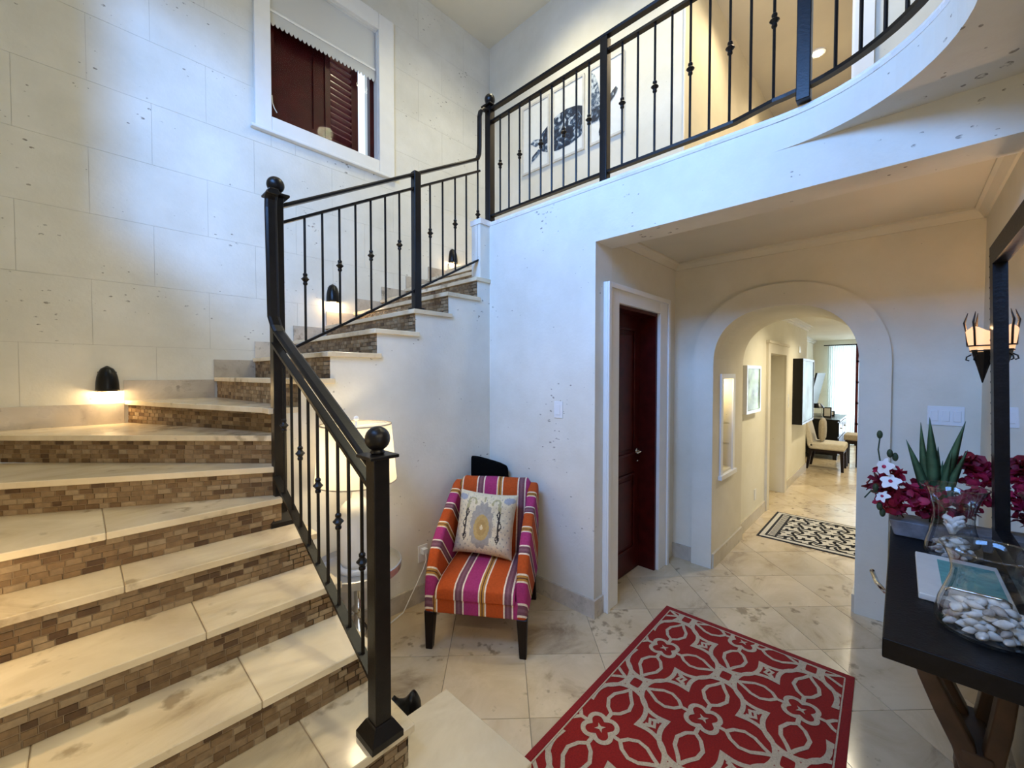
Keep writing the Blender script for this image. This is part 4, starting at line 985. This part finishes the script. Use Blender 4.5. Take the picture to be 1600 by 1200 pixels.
# tray with teal cloth
ty = thing('serving_tray', 'ivory lacquer tray with teal centre and silver handles on the console', 'tray', (2.14, -.165, CZ))
Box(1.915, 2.355, -.275, -.055, CZ, CZ+.022).build('tray_body', M['paper'], ty, bevel=.004)
Box(2.03, 2.30, -.262, -.115, CZ+.022, CZ+.0245).build('teal_inlay', M['teal'], ty)
for x in (1.945,):
    MB().tube([(x, -.12, CZ+.022), (x, -.12, CZ+.045), (x, -.13, CZ+.052), (x, -.245, CZ+.052), (x, -.255, CZ+.045), (x, -.255, CZ+.022)], .005, 8).build('handle', M['chrome'], ty, smooth=True)
# glass vessels
def vessel(name, label, c, prof):
    t = thing(name, label, 'vase', c)
    m = MB(); rings = [[(c[0]+r*math.cos(2*PI*k/48), c[1]+r*math.sin(2*PI*k/48), c[2]+z_) for k in range(48)] for r, z_ in prof]
    m.loft(rings, True, False); b = len(m.v); m.v += [tuple(p) for p in rings[0]]; m.face(tuple(range(b+47, b-1, -1)))
    m.build('glass_body', M['thin'], t, smooth=True)
    r, z_ = prof[-1]; MB().tube([(c[0]+r*math.cos(2*PI*k/48), c[1]+r*math.sin(2*PI*k/48), c[2]+z_) for k in range(49)], .0022, 6, False).build('glass_rim', M['thin'], t, smooth=True)
    r, z_ = prof[0]; MB().lathe([(.001, .0), (r-.002, .0), (r-.002, .008), (.001, .008)], c, 40).build('glass_base', M['thin'], t, smooth=False); return t
V1 = (2.44, -.165, CZ+.001)
vessel('hurricane_vase', 'flared clear glass vase with white coral and shells behind the tray', V1, [(.076, 0), (.084, .010), (.086, .03), (.078, .075), (.066, .12), (.061, .16), (.064, .20), (.077, .25), (.094, .285), (.098, .29)])
V2 = (1.80, -.20, CZ+.001)
vessel('hurricane_vase', 'large clear glass hurricane full of white shells at the console front', V2, [(.106, 0), (.114, .012), (.115, .035), (.107, .075), (.093, .115), (.083, .15), (.082, .175), (.089, .205), (.103, .235), (.107, .24)])
def shells(c, rad, z0, layers, size, grp, lab):
    for (zz0, rr, n) in layers:
        for i in range(n):
            a = 2.39996*i+zz0*90; r = rr*math.sqrt((i+.5)/n); s = size*random.uniform(.8, 1.2); m = MB()
            cx, cy = c[0]+r*math.cos(a), c[1]+r*math.sin(a); zz = z0+zz0+s*.45
            rot = Matrix.Rotation(random.uniform(0, 6), 3, 'Z') @ Matrix.Rotation(random.uniform(-.35, .35), 3, 'Y') @ Matrix.Rotation(random.uniform(-1, 1), 3, 'X')
            prof = [(.001, -.9), (.24, -.6), (.46, -.2), (.54, .15), (.40, .5), (.27, .62), (.30, .72), (.15, .85), (.001, 1.0)]
            rings = [[(l_*s, q*s*math.cos(2*PI*k/8), q*s*.8*math.sin(2*PI*k/8)) for k in range(8)] for (q, l_) in prof]
            m.loft(rings); m.v = [tuple(Vector((cx, cy, zz))+(rot @ Vector(p))) for p in m.v]
            o = m.build('shell', M['shell'] if random.random() < .8 else M['shell2'], None, smooth=True); tag(o, lab, 'shell', grp)
shells(V1, .05, V1[2]+.009, [(0, .058, 13), (.020, .056, 12), (.038, .046, 9), (.055, .036, 6)], .021, 'shells in the flared vase', 'small white shell at the bottom of the flared vase behind the tray')
shells(V2, .09, V2[2]+.009, [(0, .094, 32), (.020, .092, 28), (.040, .078, 18), (.056, .05, 8)], .024, 'shells in the front hurricane', 'white shell inside the large hurricane at the console front')
co = thing('coral_branch', 'chunk of white branching coral inside the flared glass vase', 'coral', (V1[0], V1[1], V1[2]+.085))
m = MB()
for i in range(16):
    a = random.uniform(0, 2*PI); l_ = random.uniform(.02, .04); z0 = V1[2]+.095+random.uniform(0, .04)
    p0 = (V1[0], V1[1], z0); p1 = (V1[0]+l_*math.cos(a), V1[1]+l_*math.sin(a), z0+random.uniform(.01, .045)); m.tube([p0, ((p0[0]+p1[0])/2, (p0[1]+p1[1])/2, p1[2]-.006), p1], [.011, .010, .007], 7)
m.build('coral_body', M['coral'], co, smooth=True)
# flower arrangement
fa = thing('flower_arrangement', 'crimson silk flowers, white orchids and spiky green leaves in grey planter', 'flowers', (2.66, -.14, CZ))
pm_ = MB().loft([[(2.60, -.29, CZ), (2.72, -.29, CZ), (2.72, .01, CZ), (2.60, .01, CZ)], [(2.585, -.305, CZ+.075), (2.735, -.305, CZ+.075), (2.735, .03, CZ+.075), (2.585, .03, CZ+.075)]])
pm_.build('planter', M['planter'], fa, bevel=.006)
def petal_cluster(c, r, n, mat, nm, size=.028):
    m = MB()
    for i in range(n):
        d_ = Vector((random.gauss(0, 1), random.gauss(0, 1), random.gauss(0, 1))).normalized()*r*random.uniform(.4, 1)
        p = Vector(c)+Vector((d_.x, d_.y, d_.z*.75)); rot = Matrix.Rotation(random.uniform(0, 6.3), 3, 'Z') @ Matrix.Rotation(random.uniform(-1.2, 1.2), 3, 'X') @ Matrix.Rotation(random.uniform(-1.2, 1.2), 3, 'Y')
        s = size*random.uniform(.7, 1.3)
        pts = [Vector((0, -s*.6, 0)), Vector((s*.55, -s*.1, s*.22)), Vector((s*.4, s*.5, s*.1)), Vector((0, s*.7, -s*.05)), Vector((-s*.4, s*.5, s*.1)), Vector((-s*.55, -s*.1, s*.22)), Vector((0, 0, -s*.05))]
        b = len(m.v); m.v += [tuple(p+rot @ q) for q in pts]
        for k in range(6): m.face((b+k, b+(k+1) % 6, b+6))
    return m.build(nm, mat, fa, smooth=True)
fcl = [((2.58, .06, 1.02), .075), ((2.60, .02, .95), .07), ((2.57, -.03, .99), .075), ((2.60, -.08, .95), .07), ((2.60, -.10, 1.03), .06), ((2.58, -.15, .97), .075), ((2.62, -.20, .96), .07), ((2.64, -.255, 1.10), .065), ((2.62, -.24, 1.02), .065), ((2.66, -.225, 1.16), .05), ((2.55, .03, 1.09), .05), ((2.66, .0, 1.0), .08), ((2.69, -.12, 1.02), .08), ((2.68, -.28, 1.13), .05)]
for i, (c, r) in enumerate(fcl): petal_cluster(c, r, 46, M['flower'] if i % 3 else M['flower2'], 'blossom')
def orchid(c, nrm, s):
    m = MB(); nrm = Vector(nrm).normalized(); a = nrm.cross(_Z).normalized(); u_ = a.cross(nrm)
    for k in range(5):
        t = 2*PI*k/5+.3; d_ = a*math.cos(t)+u_*math.sin(t); e_ = a*-math.sin(t)+u_*math.cos(t); w = s*(.34 if k % 2 else .46)
        b = len(m.v); C_ = Vector(c)
        m.v += [tuple(C_), tuple(C_+d_*s*.5+e_*w+nrm*s*.1), tuple(C_+d_*s*.95+e_*w*.5), tuple(C_+d_*s*1.05-nrm*s*.12), tuple(C_+d_*s*.95-e_*w*.5), tuple(C_+d_*s*.5-e_*w+nrm*s*.1)]
        m.face(tuple(range(b, b+6)))
    o = m.build('orchid_bloom', M['orchid'], fa, smooth=True)
    MB().sphere(tuple(Vector(c)+nrm*s*.12), s*.2, 8, 6).build('orchid_lip', M['flower'], o, smooth=True)
for c, n_, s in [((2.50, .045, 1.13), (-.8, .7, .25), .040), ((2.48, .025, 1.07), (-.7, .1, .6), .038), ((2.47, .05, 1.00), (-.6, .5, .6), .030)]: orchid(c, n_, s)
m = MB()
for pts in ([(2.64, .0, .88), (2.56, .05, 1.05), (2.53, .07, 1.2), (2.54, .065, 1.26)], [(2.64, -.02, .88), (2.52, .05, 1.0), (2.46, .09, 1.02), (2.44, .11, .99)]):
    m.tube(pts, .003, 5)
for c in ((2.54, .066, 1.27), (2.52, .03, 1.19), (2.53, .012, 1.175), (2.50, .075, 1.03), (2.49, .06, .95), (2.50, .05, .92)): m.sphere(c, .011, 8, 6, 1, 1, 1.8)
m.build('orchid_stems_and_buds', M['stem'], fa, smooth=True)
def blade(base, tip, w, bend):
    m = MB(); rings = []; B, T = Vector(base), Vector(tip); n = 9
    for i in range(n+1):
        f = i/n; p = B.lerp(T, f)+Vector(bend)*math.sin(PI*f*.5)*(1-f)*1.0; ww = w*(1-f**2.2)*(.75+.25*math.sin(PI*f))+.0006; sd = Vector((0, 1, 0))
        rings.append([p+sd*ww, p+Vector((-.35*ww, 0, 0))+sd*0, p-sd*ww, p+Vector((.25*ww, 0, 0))])
    m.loft(rings).build('leaf', M['leaf'], fa, smooth=True)
# tips measured on the plane of the plant (x about 2.56)
for tip, w, bend in [((2.56, -.095, 1.36), .028, (0, .0, .03)), ((2.57, -.068, 1.335), .020, (0, .03, .03)), ((2.56, -.022, 1.255), .022, (0, .0, .06)), ((2.58, -.203, 1.35), .026, (0, .02, .02)), ((2.57, -.21, 1.23), .020, (0, .0, .05)), ((2.60, -.125, 1.23), .022, (0, 0, 0)), ((2.60, -.14, 1.17), .02, (0, 0, 0)), ((2.57, -.165, 1.22), .018, (0, 0, .03))]:
    blade((2.63, -.125, .88), tip, w, bend)

# mirror
mr = thing('wall_mirror', 'large mirror in a dark beaded frame above the console', 'mirror', (1.75, -.31, .86))
mx0, mx1 = .75, 2.55
def my(z_): return -.300+.030*(z_-.86)/1.2
def mbox(mb, x0, x1, z0, z1, f0, f1):
    b = len(mb.v)
    for z_ in (z0, z1):
        for (x, f) in ((x0, f0), (x1, f0), (x1, f1), (x0, f1)): mb.v.append((x, my(z_)+f, z_))
    for q in ((0, 1, 2, 3), (7, 6, 5, 4), (0, 4, 5, 1), (1, 5, 6, 2), (2, 6, 7, 3), (3, 7, 4, 0)): mb.face(tuple(b+i for i in q))
fm = MB(); fwid = .075
for (a, c, s, t) in ((mx0, mx0+fwid, .86, 2.06), (mx1-fwid, mx1, .86, 2.06), (mx0+fwid, mx1-fwid, .86, .86+fwid), (mx0+fwid, mx1-fwid, 2.06-fwid, 2.06)): mbox(fm, a, c, s, t, -.012, .018)
mfo = fm.build('mirror_frame', M['blackwood'], mr)
for k in range(28):
    z_ = .88+k*.0425; MB().sphere((mx1, my(z_)+.012, z_), .0075, 8, 6).build('frame_bead', M['blackwood'], mfo, smooth=True)
gm = MB(); mbox(gm, mx0+fwid, mx1-fwid, .86+fwid, 2.06-fwid, -.010, -.002); gm.build('mirror_glass', M['mirror'], mr)
# sconce
SX, SY = 2.70, -.258
sn = thing('wall_sconce', 'black iron torch sconce with lit amber cup beside the mirror', 'wall light', (SX, YC, 1.51))
MB().lathe([(.002, 1.512), (.006, 1.53), (.018, 1.58), (.032, 1.63), (.038, 1.655)], (SX, SY, 0), 10).build('torch_cone', M['iron'], sn)
m = MB(); rings = [[(SX+(r+.004*math.sin(5*a))*math.cos(a), SY+(r+.004*math.sin(5*a))*math.sin(a), z_+dz*math.sin(3*a+.6)) for a in [2*PI*k/24 for k in range(24)]] for r, z_, dz in ((.034, 1.645, 0), (.043, 1.69, 0), (.050, 1.745, .012))]
cup = m.loft(rings, True, False).build('amber_cup', M['mica'], sn, smooth=True)
m = MB()
for r, z_ in ((.046, 1.672), (.038, 1.65)): m.tube([(SX+r*math.cos(2*PI*k/24), SY+r*math.sin(2*PI*k/24), z_) for k in range(25)], .0035, 6, False)
for a in (0.3, 1.4, 2.5, 3.6, 4.7, 5.8):
    c_, s_ = math.cos(a), math.sin(a); m.tube([(SX+.046*c_, SY+.046*s_, 1.67), (SX+.052*c_, SY+.052*s_, 1.74), (SX+.058*c_, SY+.058*s_, 1.775), (SX+.052*c_, SY+.052*s_, 1.80), (SX+.048*c_, SY+.048*s_, 1.82)], [.004, .004, .0045, .003, .001], 6)
    m.tube([(SX+.034*c_, SY+.034*s_, 1.635), (SX+.048*c_, SY+.048*s_, 1.625), (SX+.050*c_, SY+.050*s_, 1.612), (SX+.04*c_, SY+.04*s_, 1.608)], .003, 5)
m.tube([(SX, YC, 1.63), (SX, (YC+SY)/2, 1.625), (SX, SY, 1.635)], .008, 6)
m.build('iron_cage', M['iron'], sn, smooth=True)
Box(SX-.025, SX+.025, YC, YC+.008, 1.57, 1.70).build('back_plate', M['iron'], sn)
MB().sphere((SX, SY, 1.70), .016, 10, 8, 1, 1, 1.5).build('bulb', M['bulb'], sn, smooth=True)
point('sconce_glow', (SX, SY, 1.735), 4.0, (1, .66, .36), .015)

# ================================================================== TURTLE PANELS
tp = thing('triptych_print', 'three framed panels together showing a blue ink sea turtle', 'picture', (XF_, 2.6, 3.84))
pans = [(2.825, 3.225), (2.375, 2.785), (1.935, 2.315)]
M['canvas'] = simple('panel_paper', (.76, .75, .68), .6, noise=.04); M['panelframe'] = simple('pale_panel_frame', (.60, .57, .50), .4, noise=.1)
mt, N, L, b = newmat('ink_wash'); tc = N.new('ShaderNodeNewGeometry'); n = N.new('ShaderNodeTexNoise'); n.inputs['Scale'].default_value = 13; n.inputs['Detail'].default_value = 5; n.inputs['Distortion'].default_value = 1.5
L.new(tc.outputs['Position'], n.inputs['Vector']); r = N.new('ShaderNodeValToRGB'); e = r.color_ramp.elements; e[0].position = .46; e[0].color = (.010, .017, .035, 1); e[1].position = .66; e[1].color = (.55, .60, .62, 1); k = e.new(.56); k.color = (.05, .09, .15, 1)
L.new(n.outputs['Fac'], r.inputs['Fac']); L.new(r.outputs['Color'], b.inputs['Base Color'])
mt2 = mt.copy(); mt2.name = 'ink_wash_pale'
for nd in mt2.node_tree.nodes:
    if nd.type == 'VALTORGB': nd.color_ramp.elements[0].position = .34; nd.color_ramp.elements[1].position = .45; nd.color_ramp.elements[2].position = .60
Fx = XF_-.02
# outlines in (y, z)
def T(px_, py_):  # sketch units -> wall metres
    return (3.23-(px_-85)*.001408, 3.84+(1100-py_)*.00078-(px_-85)*.0)
turtle = [
 ([(2.98, 4.13), (2.93, 4.22), (2.83, 4.28), (2.72, 4.325), (2.60, 4.34), (2.47, 4.32), (2.39, 4.28), (2.37, 4.20), (2.37, 4.05), (2.42, 3.99), (2.55, 3.955), (2.70, 3.95), (2.83, 3.97), (2.93, 4.02)], mt),
 ([(3.10, 4.16), (3.05, 4.19), (2.97, 4.17), (2.95, 4.11), (3.02, 4.10)], mt2),
 ([(3.09, 3.94), (3.07, 4.01), (2.98, 4.06), (2.93, 4.03), (3.0, 3.98)], mt2),
 ([(2.32, 4.10), (2.30, 4.22), (2.30, 4.34), (2.31, 4.50), (2.30, 4.56), (2.26, 4.53), (2.22, 4.44), (2.20, 4.32), (2.14, 4.24), (2.12, 4.17), (2.18, 4.12), (2.25, 4.05)], mt2),
 ([(2.30, 4.06), (2.22, 4.06), (2.16, 4.12), (2.20, 4.20), (2.30, 4.18)], mt),
 ([(2.12, 4.21), (2.06, 4.27), (2.02, 4.30), (2.00, 4.27), (2.03, 4.22), (2.09, 4.17)], mt),
 ([(2.19, 4.12), (2.17, 4.02), (2.175, 3.92), (2.20, 3.90), (2.205, 3.94), (2.19, 4.0), (2.21, 4.10)], mt)]
for (a, c) in pans:
    f = MB(); z0, z1 = 3.84, 4.60; w = .022
    f.box(Fx, XF_, a, c, z0, z0+w); f.box(Fx, XF_, a, c, z1-w, z1); f.box(Fx, XF_, a, a+w, z0+w, z1-w); f.box(Fx, XF_, c-w, c, z0+w, z1-w)
    fo = f.build('panel_frame', M['panelframe'], tp)
    Box(Fx+.008, XF_, a+w, c-w, z0+w, z1-w).build('panel_paper', M['canvas'], fo)
    for ti, (poly, mm) in enumerate(turtle):
        cp = clip(poly, (a+w, c-w, z0+w, z1-w))
        if len(cp) >= 3:
            m = MB(); m.v = [(Fx+.006-ti*.0006, y, z_) for y, z_ in cp]; m.face(tuple(range(len(cp)))); m.build('ink_print', mm, fo)

# corridor light upstairs
dl = thing('recessed_light', 'glowing recessed ceiling light in the upstairs corridor', 'downlight', (5.83, .745, 5.195))
MB().lathe([(.05, 5.186), (.075, 5.186), (.075, 5.2), (.05, 5.2), (.05, 5.186)], (5.83, .745, 0), 24, False).build('trim_ring', M['trim'], dl)
MB().lathe([(.001, 5.165), (.03, 5.170), (.05, 5.19), (.05, 5.198), (.001, 5.198)], (5.83, .745, 0), 20).build('lens', M['dl'], dl)
spot('corridor_downlight_beam', (5.83, .745, 5.14), (5.83, .745, 0), 50, WARM, 140, .8, .05)
spot('corridor_downlight_beam', (4.2, .8, 5.17), (4.2, .8, 0), 60, WARM, 140, .8, .05)
# hall downlights
for x in (5.0, 6.9, 9.3):
    spot('hall_downlight_beam', (x, .3, 2.28), (x, .45, 0), 70, (1, .88, .64), 150, .8, .06)
spot('entry_downlight_beam', (.9, -.75, 2.55), (.95, .1, 0), 48, (1, .86, .62), 140, .8, .05)
spot('entry_downlight_beam', (-.1, -.6, 2.55), (0, .2, 0), 46, (1, .86, .62), 140, .8, .05)

# ================================================================== HALL THINGS
def framed(name, label, cat, x0, x1, z0, z1, dep, fw_, fmat, inner, nm):
    t = thing(name, label, cat, ((x0+x1)/2, HY, z0)); f = MB(); y0 = HY-dep
    f.box(x0, x1, y0, HY, z0, z0+fw_); f.box(x0, x1, y0, HY, z1-fw_, z1); f.box(x0, x0+fw_, y0, HY, z0+fw_, z1-fw_); f.box(x1-fw_, x1, y0, HY, z0+fw_, z1-fw_)
    f.build('frame', fmat, t); Box(x0+fw_, x1-fw_, y0+.008, HY, z0+fw_, z1-fw_).build(nm, inner, t); return t
M['art1'] = simple('leafy_watercolour', (.42, .62, .48), .15, noise=.75, nscale=7); M['art2'] = simple('seascape_print', (.30, .48, .66), .4, noise=.5, nscale=3)
framed('framed_picture', 'small silver framed leafy picture just inside the arch', 'picture', 4.33, 4.86, 1.165, 1.632, .05, .03, M['silver'], M['art1'], 'picture_print')
framed('framed_picture', 'tall dark edged blue seascape picture past the hall doorway', 'picture', 6.88, 7.88, .84, 1.765, .12, .03, M['black'], M['art2'], 'picture_print')
# hall chair facing the room
def hall_chair(x, y, label):
    t = thing('slipper_chair', label, 'chair', (x, y, 0))
    Box(x-.24, x+.24, y-.42, y+.05, .33, .44).build('seat', M['creamfab'], t, bevel=.03, seg=3)
    b = MB().loft([[(x-.24, y-.03, .36), (x+.24, y-.03, .36), (x+.24, y+.06, .36), (x-.24, y+.06, .36)], [(x-.24, y+.03, .62), (x+.24, y+.03, .62), (x+.24, y+.10, .62), (x-.24, y+.10, .62)], [(x-.235, y+.09, .87), (x+.235, y+.09, .87), (x+.235, y+.14, .87), (x-.235, y+.14, .87)]]); b.build('backrest', M['creamfab'], t, bevel=.02, seg=3)
    Box(x-.225, x+.225, y-.40, y+.04, .29, .33).build('seat_rail', M['legwood'], t)
    for sx in (-1, 1):
        for (ya, yb) in ((-.38, -.39), (.02, .07)):
            MB().loft([[(x+sx*.205+a*.017, y+yb+c*.017, 0) for a, c in ((-1, -1), (1, -1), (1, 1), (-1, 1))], [(x+sx*.205+a*.024, y+ya+c*.024, .31) for a, c in ((-1, -1), (1, -1), (1, 1), (-1, 1))]]).build('leg', M['legwood'], t)
    return t
hall_chair(8.42, 1.03, 'cream slipper chair with dark legs at the end of the hall')
m = MB(); rings = []
for i in range(9):
    f = i/8; s = math.sin(PI*f); rings.append([(8.42+(.19*math.copysign(abs(math.cos(a))**.5, math.cos(a)))*(.25+.75*s**.4), .90+.02*f*2-.14*(f-.5)+0, .635+.19*math.copysign(abs(math.sin(a))**.5, math.sin(a))*(.25+.75*s**.4)) for a in [2*PI*k/20 for k in range(20)]])
hc_ = thing('scatter_cushion', 'taupe cushion standing on the cream slipper chair', 'cushion', (8.42, .93, .44)); m.loft(rings).build('cushion_cover', M['taupefab'], hc_, smooth=True)
sb = thing('sideboard', 'black sideboard with drawers beyond the slipper chair', 'sideboard', (9.9, 1.1, 0))
Box(9.3, 10.6, .80, 1.44, .08, .70).build('body', M['black'], sb); Box(9.27, 10.63, .77, 1.445, .70, .73).build('top', M['black'], sb)
for x in (9.33, 9.97):
    for z0 in (.14, .42):
        dr = Box(x, x+.6, .785, .80, z0, z0+.25).build('drawer', M['black'], sb); MB().sphere((x+.3, .775, z0+.13), .014, 8, 6).build('knob', M['chrome'], dr, smooth=True)
for x in (9.35, 10.55):
    for y in (.84, 1.40): Box(x-.03, x+.03, y-.03, y+.03, 0, .08).build('foot', M['black'], sb)
lt = thing('glass_lantern', 'small glass lantern with black lid on the sideboard', 'lantern', (9.45, 1.12, .73))
Box(9.38, 9.52, 1.05, 1.19, .75, .92).build('glass_box', M['glass'], lt); MB().lathe([(.10, .92), (.11, .93), (.09, .96), (.06, 1.0), (.001, 1.01)], (9.45, 1.12, 0), 16).build('lid', M['black'], lt); Box(9.36, 9.54, 1.03, 1.21, .73, .75).build('base', M['silver'], lt)
for i, (x, y, w, h_) in enumerate([(9.75, 1.0, .13, .19), (10.1, .98, .12, .10)]):
    t = thing('photo_frame', ['tall black photo frame on the sideboard beside the lantern', 'low dark photo frame near the right end of the sideboard'][i], 'photo frame', (x, y, .73)); Box(x-.012, x+.012, y-w/2, y+w/2, .73, .73+h_).build('frame', M['black'], t); Box(x-.014, x-.012, y-w/2+.02, y+w/2-.02, .75, .71+h_).build('photo', M['paper'], t)
tv = thing('wall_television', 'black wall television tilted out above the sideboard', 'television', (9.8, 1.4, 1.0))
m = MB().loft([[(9.25, 1.22, .97), (10.35, 1.22, .97), (10.35, 1.25, .97), (9.25, 1.25, .97)], [(9.25, 1.10, 1.57), (10.35, 1.10, 1.57), (10.35, 1.13, 1.57), (9.25, 1.13, 1.57)]]); m.build('screen', M['black'], tv); Box(9.3, 9.9, 1.25, 1.45, .95, 1.45).build('wall_bracket', M['black'], tv)
t = framed('framed_picture', 'small pale picture above the tilted television', 'picture', 10.2, 10.6, 1.60, 1.78, .02, .02, M['silver'], M['art2'], 'picture_print')
t.location.y = 1.45
so_ = thing('footstool', 'dark footstool with taupe top near the garden doors', 'stool', (9.0, .56, 0))
Box(8.80, 9.2, .46, .68, .44, .54).build('padded_top', M['taupefab'], so_, bevel=.025, seg=3)
Box(8.82, 9.18, .48, .66, .38, .44).build('frame', M['legwood'], so_)
for x in (8.84, 9.16):
    for y in (.50, .64): Box(x-.02, x+.02, y-.02, y+.02, 0, .38).build('leg', M['legwood'], so_)
cu_ = thing('sheer_curtain', 'white pleated sheer curtain across the garden doors', 'curtain', (11.4, .93, .02))
m = MB(); pts = []
for k in range(121):
    f = k/120; y = .70+.48*f; x = 11.38+.03*math.sin(f*2*PI*13)+.012*math.sin(f*2*PI*29); pts.append((x, y))
b = 0; m.v = [(x, y, .02) for x, y in pts]+[(x, y, 2.17) for x, y in pts]
for k in range(120): m.face((k, k+1, 122+k, 121+k))
m.build('curtain_cloth', M['sheer'], cu_, smooth=True)
MB().tube([(11.38, -.5, 2.18), (11.38, 1.25, 2.18)], .012, 8).build('curtain_rod', M['black'], cu_)
gd = MB(); 
for y in (-.45, .05, .10, .60, .66, 1.12): gd.box(11.5, 11.56, y, y+.05, 0, 2.2)
for z_ in (0, .45, .9, 1.35, 1.8, 2.15): gd.box(11.5, 11.55, -.45, 1.17, z_, z_+.04)
g_ = struct(gd, 'door_2', M['redwood'], 'glazed garden doors behind the sheer curtain', 'door')
Box(11.52, 11.525, -.45, 1.17, .04, 2.15).build('door_pane', M['pane'], g_)
